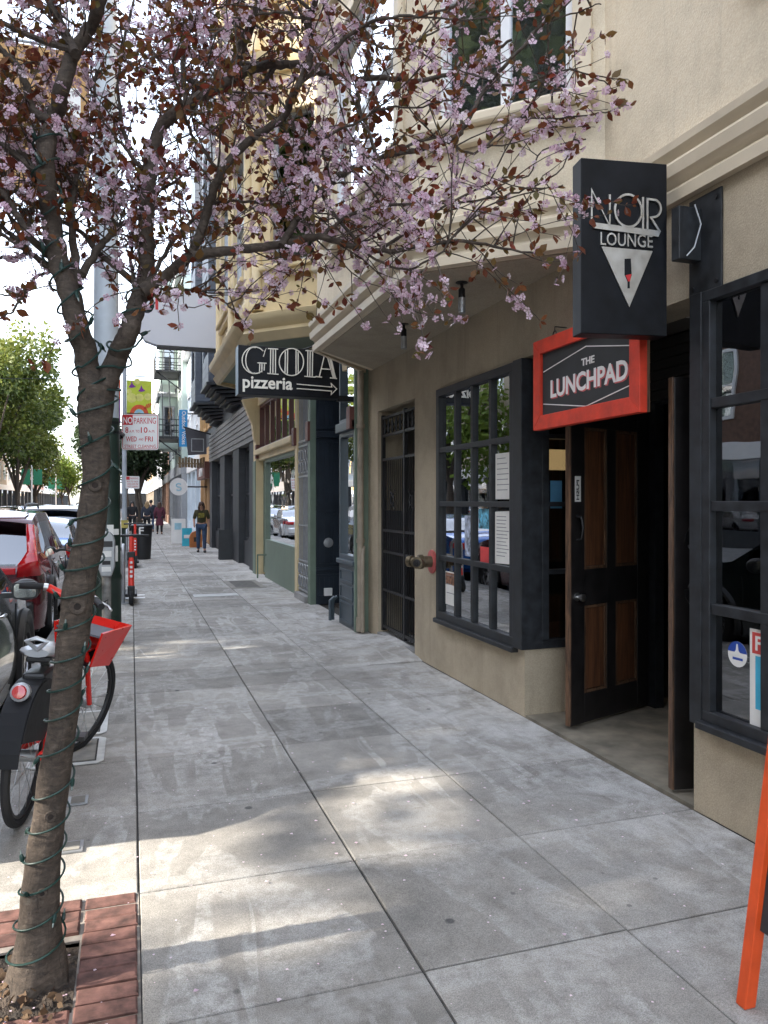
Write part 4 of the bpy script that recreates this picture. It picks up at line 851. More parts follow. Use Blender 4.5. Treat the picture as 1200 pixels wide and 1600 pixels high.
# sage bay with fire escape in front
T = Fb_
for z0 in (4.6, 8.2, 11.3):
    B('bay', SAGE, T, 1.55, 2.5, 45, 48, z0, z0+2.9); B('bay_cornice', GRYB, T, 1.4, 2.5, 44.85, 48.15, z0+2.9, z0+3.1)
    for y in (45.4, 46.6): m = MB(); m.box(1.52, 1.55, y, y+.9, z0+.7, z0+2.4); wo = m.build('window', GRYB, T); B('pane', GLASSU, wo, 1.5, 1.52, y+.08, y+.82, z0+.78, z0+2.32)
    m = MB(); m.box(1.7, 2.35, 44.94, 45, z0+.7, z0+2.4); wo = m.build('window', GRYB, T); B('pane', GLASSU, wo, 1.78, 2.27, 44.92, 44.94, z0+.78, z0+2.32)
FEs = thing('fire_escape', (2, 43, 4.5), 'black iron fire escape on the pale sage building', 'fire escape')
for z0 in (4.9, 8.4, 11.4):
    B('platform', BLKMETAL, FEs, 1.2, 2.5, 41.6, 44.6, z0, z0+.08)
    for z in (.35, .7, 1.0): m = MB(); m.tube([(2.5, 41.6, z0+z), (1.2, 41.6, z0+z), (1.2, 44.6, z0+z), (2.5, 44.6, z0+z)], .025, 5); m.build('rail', BLKMETAL, FEs)
    for k in range(7): m = MB(); m.tube([(1.2, 41.6+k*.5, z0), (1.2, 41.6+k*.5, z0+1.0)], .018, 5); m.build('baluster', BLKMETAL, FEs)
    for k in range(4): m = MB(); m.tube([(1.2+k*.35, 41.6, z0), (1.2+k*.35, 41.6, z0+1.0)], .018, 5); m.build('baluster', BLKMETAL, FEs)
    m = MB(); m.tube([(2.5, 41.9, z0-.9), (1.3, 41.9, z0)], .035, 5); m.build('bracket', BLKMETAL, FEs)
m = MB(); m.tube([(1.6, 41.7, 4.9), (1.6, 44.4, 8.4)], .03, 5); m.tube([(2.0, 41.7, 4.9), (2.0, 44.4, 8.4)], .03, 5); m.build('ladder', BLKMETAL, FEs)
simple_building('brown_brick_building', 'dark brown brick building past the sage one', 54, 70, 9, (BRN, CHAR, BRN), x=2.6, nwin=4)
simple_building('grey_corner_building', 'grey rendered building near the end of right hand row', 70, 100, 13, (GRYB, WHITE, CHAR), x=2.7, nwin=5, storeys=4)
simple_building('ochre_far_building', 'ochre building farthest along the right hand row', 100, 150, 14, (OCH, WHITE, TAN), x=2.7, nwin=6, storeys=4)
# signs along the far shops
def bladesign(name, label, px0, px1, py0, py1, Y, m_, th=.08, arm=True):
    def xz(px, py):
        t = (px-600)/1200; X = Y*(SA+t*CA)/(CA-t*SA); zc = X*SA+Y*CA; return X, EYE-(py-784)*zc/1200
    X0, Zt = xz(px0, py0); X1, Zb = xz(px1, py1); T = thing(name, (X0, Y, Zb), label, 'sign'); Fs = Fr((X0, Y, Zb), (1, 0, 0), (0, -1, 0))
    return T, Fs, X1-X0, Zt-Zb
T, Fs, a, b = bladesign('blue_blade_sign', 'narrow bright blue vertical sign with white lettering', 280, 293, 640, 698, 31.5, BLUE)
OB('panel', BLUE, T, Fs, 0, a, 0, b, -.1, 0); Fv = Fr(Fs.p(a*.32, b*.96, 0), (0, 0, -1), (0, -1, 0), (1, 0, 0)); text('lettering', 'Outdoor Voices', Fv, 0, 0, b*.9, a*.5, 0, .01, WHITE, T, .01)
m = MB(); m.tube([Fs.p(a*.5, b*.9, -.05), Fs.p(a+1.0, b*.9, -.05)], .025, 6); m.build('arm', BLKMETAL, T)
T, Fs, a, b = bladesign('grey_flag_sign', 'grey cloth flag sign hung on slanted pole', 289, 323, 668, 712, 27.3, GREY)
FL = mat('grey_flag_cloth', (.1, .095, .105), .9, var=.15, vscale=4); m = MB(); m.poly(Fs, [(.1, 0), (a, .05), (a*.98, b*.8), (0, b)], -.01, .01); m.build('cloth', FL, T); MB().ribbon(Fs, [(a*.3, b*.15), (a*.85, b*.15), (a*.85, b*.6), (a*.3, b*.6)], .03, .01, .014, True).build('printed_square', GREY, T)
m = MB(); m.tube([Fs.p(-.05, b*1.02, 0), Fs.p(a+.75, b*.62, 0)], .025, 6); m.build('pole', BLKMETAL, T)
T, Fs, a, b = bladesign('round_sign', 'round white sign with pale blue swirl', 265, 293, 747, 774, 30.5, WHITE)
m = MB(); m.lathe(Fs.p(a/2, b/2, -.05), (0, -1, 0), [(0, a/2), (.1, a/2)], 28); m.build('disc', WHITE, T); PB = mat('pale_blue_print', (.35, .6, .72), .6)
MB().ribbon(Fs, [(a*.5+a*.13*math.cos(t), b*.58+b*.1*math.sin(t)) for t in np.linspace(.4, 4.7, 12)]+[(a*.5+a*.13*math.cos(t), b*.38+b*.1*math.sin(t)) for t in np.linspace(1.57, -2.7, 12)], .05, .052, .06).build('letter_s', PB, T)
m = MB(); m.tube([Fs.p(a, b/2, -.03), Fs.p(a+1.2, b/2, -.03)], .03, 6); m.build('arm', BLKMETAL, T)
T, Fs, a, b = bladesign('rustic_wood_sign', 'rustic brown cut-wood sign below the grey flag', 279, 321, 713, 732, 28.4, WOODB)
RW = wood('rustic_wood', (.06, .04, .025), (.3, .2, .1), (3, 3, 3), 5)
for k in range(9): MB().poly(Fs, [(k*a/9, random.uniform(0, .1)*b), ((k+.85)*a/9, random.uniform(0, .1)*b), ((k+.85)*a/9, b*random.uniform(.8, 1)), (k*a/9, b*random.uniform(.8, 1))], -.04, random.uniform(0, .03)).build('wood_piece', RW, T)
OB('rail', RW, T, Fs, -.02, a+.5, b*.35, b*.45, -.06, -.03)
T, Fs, a, b = bladesign('white_marquee_sign', 'large blank white projecting sign above and behind pizzeria sign', 219, 392, 448, 548, 17.6, WHITE)
MARQ = mat('pale_sign_face', (.62, .63, .68), .6, var=.04, vscale=1)
m = MB(); m.poly(Fs, [(.35, 0), (a, 0), (a, b), (0, b), (0, .25), (.1, .08)], -.25, 0); m.build('panel', MARQ, T, bevel=.01); OB('dark_trim', BLKMETAL, T, Fs, .35, a, -.05, -.002, -.26, .01)
OB('red_mark', ROT, T, Fs, .32, .38, b*.62, b*.9, 0, .006); OB('red_mark', ROT, T, Fs, .2, .26, b*.6, b*.9, 0, .006)
# boards on the far pavement
T = thing('white_pavement_board', (1.6, 30, 0), 'white A-board with pale blue print on far pavement', 'sandwich board'); B('front_panel', WHITE, T, 1.45, 1.95, 29.9, 29.94, .02, .95); B('back_panel', WHITE, T, 1.45, 1.95, 30.2, 30.24, .02, .95); B('print', PB, T, 1.55, 1.8, 29.89, 29.9, .55, .8)
T = thing('blue_pavement_board', (1.9, 28.2, 0), 'turquoise blue board standing beside the white A-board', 'sandwich board'); B('panel', mat('turquoise_board', (.04, .45, .6), .6, var=.1), T, 1.72, 2.06, 28.2, 28.24, .02, .66); B('print_band', WHITE, T, 1.78, 2.0, 28.19, 28.2, .3, .42)
T = thing('orange_brown_planter', (2.1, 27.6, 0), 'rounded orange-brown wooden box on far pavement', 'box'); m = MB(); m.poly(Fr((1.95, 27.6, 0), (1, 0, 0), (0, -1, 0)), [(0, 0), (.42, 0), (.42, .35)]+[(.21+.21*math.cos(t), .35+.22*math.sin(t)) for t in np.linspace(.2, 3, 10)]+[(0, .35)], -.3, 0); m.build('body', mat('orange_wood', (.4, .13, .03), .6, var=.15), T); B('hole', DARK, T, 2.08, 2.24, 27.59, 27.6, .2, .36)

# ================================================================== OPPOSITE SIDE OF THE STREET
OPP = [(-24, -12, 21, TAN, 5), (-12, 1.2, 20, BRN, 5), (1.2, 10.4, 7.2, ROSE, 2), (10.4, 24, 20, BRN, 5), (24, 38, 19, ROSE, 5), (38, 52, 17, TAN, 5), (52, 58, 16, GRYB, 4), (58, 68, 7.5, OCH, 2), (68, 84, 9, PW, 3), (84, 104, 9.5, TAN, 3), (104, 124, 10, WHITE, 3), (124, 146, 11, ROSE, 3), (146, 170, 12, PW, 3), (170, 200, 10, OCH, 3)]
desc = ['broad tan block behind the camera', 'tall brown brick block', 'low rose shop house', 'tall brown apartment block', 'tall rose apartment block', 'tall tan apartment block', 'tall narrow grey block', 'low ochre shop house', 'pale blue corner house', 'tan shop house', 'white shop house', 'rose shop house', 'pale blue shop house', 'ochre shop house']
for (y0, y1, h, m_, st), d in zip(OPP, desc):
    simple_building('opposite_building', d+' across the road, %s' % ('near the cars' if y1 < 60 else 'far down the left side'), y0, y1, h, (m_, WHITE, CHAR), x=-14.5, nwin=max(2, int((y1-y0)/3.4)), storeys=st, side=-1)
# far end of the street and the tower
simple_building('cross_street_building', 'pale building closing the far end of the street', 200, 230, 9, (WHITE, TAN, CHAR), x=-3, nwin=5, storeys=3, side=1)

# ================================================================== STREET FURNITURE
PX, PY = -.27, 9.3
TP = thing('trolley_pole', (PX, PY, 0), 'thick street pole, dark green below and pale grey above', 'pole')
m = MB(); m.lathe((PX, PY, 0), (0, 0, 1), [(0, .19), (.12, .19), (.16, .165), (.7, .16), (.72, .168), (.76, .168), (.78, .158), (2.55, .145)], 24); m.build('green_shaft', GREENPOLE, TP, smooth=True)
m = MB(); m.lathe((PX, PY, 2.55), (0, 0, 1), [(0, .142), (7, .1), (7.1, .02)], 24); m.build('grey_shaft', GALV, TP, smooth=True)
for k in range(7):
    z = random.uniform(.75, 1.3); a = random.uniform(-2.2, -.8); d = Vector((math.cos(a), math.sin(a), 0)); Fq = Fr(Vector((PX, PY, z))+d*.163, (-d.y, d.x, 0), d)
    OB('torn_sticker', PAPER, TP, Fq, -.03, random.uniform(.0, .05), 0, random.uniform(.05, .2), -.004, .002)
# orange-tan banner high on the pole
TB = mat('tan_banner_cloth', (.5, .3, .13), .85, var=.1, vscale=3)
q0 = atD(18, 338, 9.25); q1 = atD(132, 128, 9.25); Bn = thing('pole_banner', (PX-.2, PY, q0.z), 'orange-tan street banner on the thick pole behind the blossom', 'banner')
F = Fr((q0.x, PY, q0.z), (1, 0, 0), (0, -1, 0)); a = PX-.18-q0.x; b = q1.z-q0.z
OB('cloth', TB, Bn, F, 0, a, 0, b, -.006, 0)
for x0, x1, y0, y1, mt_ in ((.35, .6, .2, .6, WHITE), (.62, .95, .1, .5, GRYB), (.3, .62, .02, .2, mat('banner_mauve', (.25, .2, .26), .8)), (.7, .9, .55, .75, WHITE)): OB('printed_block', mt_, Bn, F, a*x0, a*x1, b*y0, b*y1, 0, .004)
for z in (-.03, b+.03): m = MB(); m.tube([F.p(-.02, z, 0), Vector((PX, PY, q0.z+z))], .016, 8); m.build('banner_arm', GALV, Bn)
# NO PARKING sign
zc = 9.2; q0 = atD(190, 703, zc); q1 = atD(248, 647, zc)
NP = thing('no_parking_sign', (q0.x, q0.y, q0.z), 'white and red NO PARKING street cleaning sign on green pole', 'sign'); F = Fr(q0, (CA, -SA, 0), (-SA, -CA, 0)); a = (q1-q0).dot(F.U); b = q1.z-q0.z
def rrect(x0, x1, y0, y1, r, k=4):
    P = []
    for cx, cy, t0 in ((x1-r, y0+r, -90), (x1-r, y1-r, 0), (x0+r, y1-r, 90), (x0+r, y0+r, 180)):
        P += [(cx+r*math.cos(R(t0+90*i/k)), cy+r*math.sin(R(t0+90*i/k))) for i in range(k+1)]
    return P
MB().poly(F, rrect(0, a, 0, b, .03), -.004, 0).build('plate', WHITE, NP); MB().ribbon(F, rrect(.012, a-.012, .012, b-.012, .024), .006, 0, .0012, True).build('red_border', ROT, NP)
nb_ = OB('red_block', ROT, NP, F, .01, a*.3, b*.70, b-.008, .001, .002); text('no_lettering', 'NO', F, .02, b*.73, a*.25, b*.19, .002, .003, WHITE, NP, .02)
text('parking_lettering', 'PARKING', F, a*.335, b*.73, a*.59, b*.17, .001, .002, ROT, NP)
text('eight_lettering', '8', F, a*.1, b*.475, a*.085, b*.16, .001, .002, ROT, NP, .01); text('am_lettering', 'A.M. TO', F, a*.21, b*.485, a*.27, b*.07, .001, .002, ROT, NP); text('ten_lettering', '10', F, a*.52, b*.475, a*.18, b*.16, .001, .002, ROT, NP, .01); text('am_lettering', 'A.M.', F, a*.73, b*.485, a*.17, b*.07, .001, .002, ROT, NP)
text('wed_lettering', 'WED', F, a*.12, b*.235, a*.29, b*.14, .001, .002, ROT, NP, .01); text('and_lettering', 'AND', F, a*.46, b*.265, a*.13, b*.06, .001, .002, ROT, NP); text('fri_lettering', 'FRI', F, a*.63, b*.235, a*.21, b*.14, .001, .002, ROT, NP, .01)
text('cleaning_lettering', 'STREET CLEANING', F, a*.08, b*.055, a*.84, b*.09, .001, .002, ROT, NP)
m = MB(); m.tube([F.p(.02, b*.42, -.015), Vector((PX+.1, PY-.06, q0.z+b*.45))], .02, 8); m.tube([F.p(-.06, b*.5, -.02), F.p(-.02, b*.3, -.03)], .055, 10); m.build('bracket', BLKMETAL, NP)
for z in (q0.z+b*.35, q0.z+b*.6): m = MB(); m.lathe((PX, PY, z), (0, 0, 1), [(0, .153), (.03, .153)], 20); m.build('strap', BLKMETAL, NP)
# small sign + banner pole
BPX, BPY = -.21, 26.5
T = thing('banner_pole', (BPX, BPY, 0), 'slim pole with grey top and dark base behind the parking sign', 'pole')
m = MB(); m.lathe((BPX, BPY, 0), (0, 0, 1), [(0, .12), (.1, .12), (.14, .085), (1.0, .085)], 14); m.build('dark_base', GREENPOLE, T, smooth=True); m = MB(); m.lathe((BPX, BPY, 1.0), (0, 0, 1), [(0, .08), (6.5, .06)], 14); m.build('grey_shaft', GALV, T, smooth=True)
B('yellow_box', mat('yellow_box_paint', (.5, .4, .1), .6), T, BPX-.1, BPX+.12, BPY-.15, BPY-.08, .75, 1.0)
for z in (4.5, 5.72): m = MB(); m.tube([(BPX, BPY, z), (BPX+.9, BPY, z)], .018, 6); m.build('banner_arm', BLKMETAL, T)
zc = 25.3; q0 = atD(198, 650, zc); q1 = atD(233, 595, zc); BN = thing('street_banner', q0, 'yellow-green street banner with purple birds and red arch', 'banner'); F = Fr((q0.x, BPY, q0.z), (1, 0, 0), (0, -1, 0)); a = .78; b = q1.z-q0.z
YG_ = mat('banner_lime', (.55, .62, .06), .8, var=.1, vscale=4); PUR = mat('banner_purple', (.22, .04, .3), .8); RD = mat('banner_red', (.7, .1, .04), .8)
OB('cloth', YG_, BN, F, 0, a, 0, b, -.008, 0)
for cx, cz in ((.22, .88), (.6, .78)): MB().poly(F, [(a*(cx-.14), b*(cz-.08)), (a*(cx-.02), b*(cz-.1)), (a*(cx+.15), b*(cz-.06)), (a*(cx+.04), b*(cz+.0)), (a*(cx-.02), b*(cz+.1)), (a*(cx-.06), b*(cz))], 0, .006).build('purple_bird', PUR, BN)
MB().ribbon(F, [(a*(.5+.3*math.cos(t)), b*(.02+.24*math.sin(t))) for t in np.linspace(.05, math.pi-.05, 16)], .13, 0, .006).build('red_arch', RD, BN); MB().ribbon(F, [(a*(.5+.15*math.cos(t)), b*(.02+.12*math.sin(t))) for t in np.linspace(.05, math.pi-.05, 12)], .1, 0, .007).build('pale_arch', PB, BN)
for k in range(3): MB().ribbon(F, [(a*(.72+k*.08), b*(.2+k*.02)), (a*(.82+k*.08), b*(.34+k*.02))], .035, 0, .006).build('red_ray', RD, BN)
PY_ = mat('banner_pale_yellow', (.75, .72, .2), .8)
for cx, cz, rr in ((.2, .5, .16), (.52, .52, .13), (.85, .55, .12), (.42, .97, .1), (.1, .68, .08)): disc(F, (a*cx, b*cz), rr, 0, 2*math.pi, 0, .003, 12).build('yellow_flower', PY_, BN)
B2 = thing('street_banner', (BPX-.7, BPY, q0.z), 'red and purple banner on street side of the slim pole', 'banner'); F = Fr((BPX-.82, BPY, q0.z), (1, 0, 0), (0, -1, 0)); OB('purple_cloth', PUR, B2, F, 0, .7, -.25, b*.45, -.008, 0); OB('red_cloth', RD, B2, F, 0, .7, b*.45, b, -.008, 0)
zc = 24.5; q0 = atD(196, 763, zc); q1 = atD(217, 743, zc); T = thing('small_parking_sign', q0, 'smaller distant white and red parking sign on the slim pole', 'sign'); F = Fr((q0.x, BPY-.12, q0.z), (1, 0, 0), (0, -1, 0)); a = (q1-q0).dot(Vector((CA, -SA, 0))); b = q1.z-q0.z
MB().poly(F, rrect(0, a, 0, b, .03), -.004, 0).build('plate', WHITE, T); OB('red_block', ROT, T, F, .02, a*.3, b*.7, b*.96, .001, .003); text('lettering', 'PARKING', F, a*.34, b*.74, a*.6, b*.16, .001, .003, ROT, T)
for k in range(3): text('lettering', ('8A.M. TO 10A.M.', 'WED AND FRI', 'STREET CLEANING')[k], F, a*.1, b*(.5-k*.2), a*.8, b*.13, .001, .003, ROT, T)
# parking meter
MX, MY = -.24, 8.35
T = thing('parking_meter', (MX, MY, 0), 'grey parking meter in front of the green pole', 'parking meter')
m = MB(); m.lathe((MX, MY, 0), (0, 0, 1), [(0, .07), (.02, .07), (.03, .045), (.82, .045), (.84, .05)], 14); m.build('post', mat('scuffed_meter_post', (.33, .32, .3), .5, .4, var=.35, vscale=10), T, smooth=True)
Fm = Fr((MX, MY, .84), (1, 0, 0), (0, -1, 0)); m = MB(); m.poly(Fm, [(-.05, 0), (.05, 0), (.085, .1), (.085, .34)]+[(.085*math.cos(t), .34+.12*math.sin(t)) for t in np.linspace(.15, 3, 10)]+[(-.085, .34), (-.085, .1)], -.06, .06); m.build('head', GREY, T, bevel=.012)
OB('screen', PLASTIC, T, Fm, -.06, .06, .30, .36, .061, .064); OB('label_card', PAPER, T, Fm, -.05, .05, .2, .26, .061, .064); OB('card_slot', BLKMETAL, T, Fm, -.04, .04, .12, .16, .061, .066); OB('label_card', PAPER, T, Fm, -.045, .045, .05, .1, .061, .064)
m = MB(); m.lathe(Fm.p(0, .36, 0), (0, -1, 0), [(-.05, .08), (.055, .08)], 18); m.build('dome', SILVER, T, smooth=True)
# trash bin, hoop racks
T = thing('trash_bin', (.25, 22.5, 0), 'black pavement bin with white letter behind scooters', 'bin'); m = MB(); m.lathe((.28, 22.5, 0), (0, 0, 1), [(0, .24), (.85, .28), (.87, .3), (.95, .3), (.98, .2)], 16); m.build('body', PLASTIC, T, smooth=True); text('white_letter', 'F', Fr((.2, 22.2, .7), (1, 0, 0), (0, -1, 0)), 0, 0, .13, .2, 0, .01, WHITE, T, .02)
for k, (x, y, lab) in enumerate(((-.12, 12.75, 'grey hoop bicycle rack beside the nearer scooter'), (-.1, 19.7, 'grey hoop bicycle rack beside the farther scooter'))):
    m = MB(); m.tube([(x, y, 0), (x, y, .75)]+[(x, y+.3-.3*math.cos(t), .75+.15*math.sin(t)) for t in np.linspace(0, math.pi, 10)]+[(x, y+.6, 0)], .03, 10); T = thing('bicycle_rack', (x, y, 0), lab, 'bike rack', 'hoop racks'); m.build('hoop', GREY, T, smooth=True)
    for yy in (y, y+.6): B('foot_plate', GREY, T, x-.08, x+.08, yy-.08, yy+.08, 0, .012)
for k in range(3):
    z0 = 0
o = MB()
for k in range(2): o.box(-.32, .22, 13.35+k*.38, 13.48+k*.38, .001, .006)
o = o.build('painted_marks', WHITE); tag(o, 'two white painted bars on pavement beside the nearer scooter', 'marking')
# overhead wires
wm2 = MB(); wm2.tube([(-17.5, 40, 8.2), (-8, 42, 7.6), (2.5, 44, 8.4)], .012, 4)
o = wm2.build('trolley_wire', BLKMETAL); tag(o, 'thin dark overhead wire crossing the street', 'wire')
# ================================================================== VEHICLES
def carpaint(name, col): 
    return mat(name, col, .22, .35, var=.05, vscale=3, coat=1.0, spec=.6)
CARG = glass('car_glass', (.16, .18, .18), 2.2); TAIL = mat('tail_light_red', (.5, .008, .012), .15, var=.1, coat=1); CHROME = mat('chrome', (.75, .75, .76), .12, 1, var=.03); RIM = mat('alloy_rim', (.5, .5, .52), .28, .9, var=.05); HEADL = mat('headlight', (.7, .72, .75), .1, .2, var=.05, coat=1)
def interp(pts, y):
    for (a, va), (b, vb) in zip(pts, pts[1:]):
        if y <= b:
            t = (y-a)/(b-a); t = t*t*(3-2*t)*.35+t*.65; return va+(vb-va)*t
    return pts[-1][1]
def make_car(label, paint, kind='suv', group='cars parked along the kerb', name='parked_car'):
    # local: +y is forward, rear bumper at y=0
    T = thing(name, (0, 0, 0), label, 'car', group)
    if kind == 'suv':
        L, W_, H = 4.55, .92, 1.66; top = [(0, .92), (.1, 1.0), (.55, 1.58), (1.0, 1.66), (2.2, 1.66), (2.6, 1.58), (3.35, 1.08), (4.2, .96), (4.55, .72)]; belt = [(0, .95), (.4, 1.06), (3.0, 1.0), (3.5, .98), (4.55, .7)]; cab = (.12, 3.35); ry, fy = .85, 3.6; wr = .35; pil = (.2, 1.05, 1.95, 2.9)
    else:
        L, W_, H = 4.5, .89, 1.45; top = [(0, .86), (.12, .98), (.7, 1.02), (1.25, 1.38), (1.9, 1.45), (2.4, 1.42), (3.2, .98), (4.1, .86), (4.5, .62)]; belt = [(0, .85), (.6, .95), (3.0, .92), (3.4, .9), (4.5, .6)]; cab = (.75, 3.2); ry, fy = .85, 3.5; wr = .32; pil = (.8, 1.25, 1.95, 2.75)
    ys = np.linspace(0, L, 92); NS = 18; grid = []
    for y in ys:
        zt = interp(top, y); zb = min(interp(belt, y), zt-.01)
        e = min(1, y/.35, (L-y)/.5); pw = W_*(.80+.20*math.sqrt(max(0, 1-(1-e)**2)))
        incab = max(0, min(1, (zt-zb-.06)/.45)); wt = pw*(.93-.16*incab); row = []
        zs0 = .24
        for k in range(9):                 # sill to belt
            t = k/8; z = zs0+(zb-zs0)*t; bul = pw*(.955+.045*math.sin(math.pi*min(1, t*1.15+.05))-.02*t); row.append((bul, y, z))
        for k in range(1, 6):              # belt to roof edge
            t = k/5; row.append((row[8][0]+(wt-row[8][0])*t, y, zb+(zt-.05*incab-.012-zb)*t))
        for k in range(1, 5): t = k/4; row.append((wt*(1-t), y, zt-.05*incab-.012+(.05*incab+.012)*(1-(1-t)**2)))
        grid.append(row+[(-x, yy, z) for x, yy, z in row[:-1][::-1]])
    n = len(grid[0]); body = MB(); gl = {}; V = [p for r in grid for p in r]
    def zone(i, j):
        jj = min(j, n-2-j); y = (ys[i]+ys[i+1])/2; yc = y; c = [grid[i][j], grid[i][j+1], grid[i+1][j], grid[i+1][j+1]]; z = sum(q[2] for q in c)/4
        zt = interp(top, y); zb = interp(belt, y)
        if jj < 8:
            for wy in (ry, fy):
                if (y-wy)**2+(z-wr-.0)**2 < (wr+.06)**2: return 'hole'
        if 8 <= jj < 13 and zt-zb > .22:
            if jj >= 12: return 'body'
            for pp in pil[1:3]:
                if abs(y-pp) < .045: return 'body'
            if pil[0]+.15 < y < pil[3]+.28 and zt > zb+.25: return ('side_window', 0 if y < pil[1] else 1 if y < pil[2] else 2, j < n/2)
        if jj >= 13 or (8 <= jj):
            if jj >= 13 and cab[1]-.72 < y < cab[1]-.03 and zt-zb > .05: return ('windshield', 0, 0)
            if kind == 'suv' and jj >= 13 and .11 < y < .50: return ('rear_window', 0, 0)
            if kind != 'suv' and jj >= 13 and .78 < y < 1.25: return ('rear_window', 0, 0)
        return 'body'
    for i in range(len(ys)-1):
        for j in range(n-1):
            zn = zone(i, j)
            if zn == 'hole': continue
            q = [i*n+j, i*n+j+1, (i+1)*n+j+1, (i+1)*n+j]
            (body.f if zn == 'body' else gl.setdefault(zn, MB()).f).append(q)
    body.v = V; body.f.append([j for j in range(n)]); body.f.append([(len(ys)-1)*n+j for j in range(n)][::-1])
    def clean(mb):
        used = sorted({a for f in mb.f for a in f}); mp = {a: k for k, a in enumerate(used)}; mb.v = [V[a] for a in used]; mb.f = [[mp[a] for a in f] for f in mb.f]; return mb
    clean(body).build('body', paint, T, smooth=True)
    for zn, mb in gl.items():
        mb.v = V; clean(mb).build(zn[0], CARG, T, smooth=True)
    B('cabin', mat('car_interior', (.03, .03, .032), .8), T, -W_*.7, W_*.7, .6, 3.0, .4, .85); B('underbody', PLASTIC, T, -W_*.9, W_*.9, .15, L-.2, .2, .34)
    for yy in (1.2, 2.1):
        for s in (-.38, .38): B('seat_back', PLASTIC, T, s-.24, s+.24, yy, yy+.14, .8, 1.3)
    for s in (-1, 1):
        for wy in (ry, fy):
            wh = MB(); wh.lathe((s*(W_-.19), wy, wr), (s, 0, 0), [(0, wr-.1), (0, wr-.02), (.03, wr), (.17, wr), (.2, wr-.025), (.205, wr-.1), (.17, wr-.11)], 32); wo = wh.build('wheel', RUBBER, T, smooth=True)
            rm = MB(); rm.lathe((s*(W_-.02), wy, wr), (s, 0, 0), [(0, wr-.105), (.012, wr-.1), (.012, wr-.125), (-.05, wr-.135)], 32)
            for k in range(5):
                for dd in (-.16, .16):
                    a = 2*math.pi*k/5; d = Vector((0, math.cos(a+dd*.5), math.sin(a+dd*.5))); d2 = Vector((0, math.cos(a+dd), math.sin(a+dd))); rm.tube([Vector((s*(W_-.025), wy, wr))+d*.04, Vector((s*(W_-.022), wy, wr))+d2*(wr-.11)], .018, 6)
            rm.lathe((s*(W_-.05), wy, wr), (s, 0, 0), [(0, .06), (.04, .055), (.045, .02)], 14); rm.build('rim', RIM, wo, smooth=True)
            ar = MB(); pts = [(s*(W_*.985), wy+(wr+.075)*math.cos(t), wr+(wr+.075)*math.sin(t)) for t in np.linspace(-.25, math.pi+.25, 26)]; ar.tube(pts, .045, 6); ar.build('arch_trim', PLASTIC if kind == 'suv' else paint, T, smooth=True)
            wl = MB(); wl.lathe((s*(W_-.26), wy, wr+.02), (s, 0, 0), [(0, .4), (.02, .4)], 20); wl.build('wheel_well', RUBBER, T)
        mz = interp(belt, 2.75)+.06; my = 2.78 if kind == 'suv' else 2.7
        mr = MB(); mr.sphere((s*(W_+.1), my, mz), (.11, .07, .085), 14, 8); mo = mr.build('mirror', PLASTIC if kind == 'suv' else paint, T, smooth=True)
        Fm_ = Fr((s*(W_+.1), my-.045, mz), (1, 0, 0), (0, -1, 0)); MB().poly(Fm_, rrect(-.09, .09, -.065, .065, .03), 0, .03).build('mirror_rim', PLASTIC, mo); MB().poly(Fm_, rrect(-.077, .077, -.053, .053, .025), .03, .033).build('mirror_glass', mat('mirror_glass', (.8, .85, .8), .03, 1, var=.01), mo)
        m = MB(); m.box(s*(W_*.9), s*(W_+.05), my-.03, my+.03, mz-.06, mz-.02); m.build('mirror_arm', PLASTIC, mo)
        for hy in (1.25, 2.15): m = MB(); m.tube([(s*(W_*.99), hy, .93), (s*(W_+.02), hy+.02, .935), (s*(W_+.02), hy+.17, .935), (s*(W_*.99), hy+.19, .93)], .013, 6); m.build('door_handle', CHROME if kind == 'suv' else paint, T, smooth=True)
        for dy in (pil[1]-.02, pil[2], pil[3]+.2): B('door_gap', RUBBER, T, s*(W_*.985) if s < 0 else W_*.975, s*(W_*.975) if s < 0 else W_*.985+.004, dy, dy+.008, .42, .92)
        tl = MB()
        if kind == 'suv':
            tl.add([(s*x, y, z) for x, y, z in ((.60, .02, .88), (.82, .1, .88), (.895, .42, .93), (.62, -.02, 1.02), (.80, .06, 1.04), (.86, .36, 1.06), (.70, .12, 1.14), (.775, .16, 1.14), (.80, .3, 1.12), (.66, .36, 1.45), (.72, .38, 1.45), (.735, .46, 1.42))], [(0,1,4,3),(1,2,5,4),(3,4,7,6),(4,5,8,7),(6,7,10,9),(7,8,11,10)])
        else: tl.add([(s*x, y, z) for x, y, z in ((.5, .0, .72), (.78, .06, .72), (.87, .32, .76), (.5, .0, .86), (.77, .07, .87), (.84, .32, .88))], [(0,1,4,3),(1,2,5,4)])
        tlo = tl.build('tail_light', TAIL, T, smooth=True); sm_ = tlo.modifiers.new('s', 'SOLIDIFY'); sm_.thickness = .05; sm_.offset = 1
        hl = MB(); hl.add([(s*x, y, z) for x, y, z in ((.5, L-.03, .62), (.75, L-.12, .62), (.86, L-.45, .68), (.5, L-.05, .76), (.74, L-.14, .78), (.83, L-.5, .82))], [(0,1,4,3),(1,2,5,4)]); hlo = hl.build('headlight', HEADL, T); sm_ = hlo.modifiers.new('s', 'SOLIDIFY'); sm_.thickness = .05; sm_.offset = 0
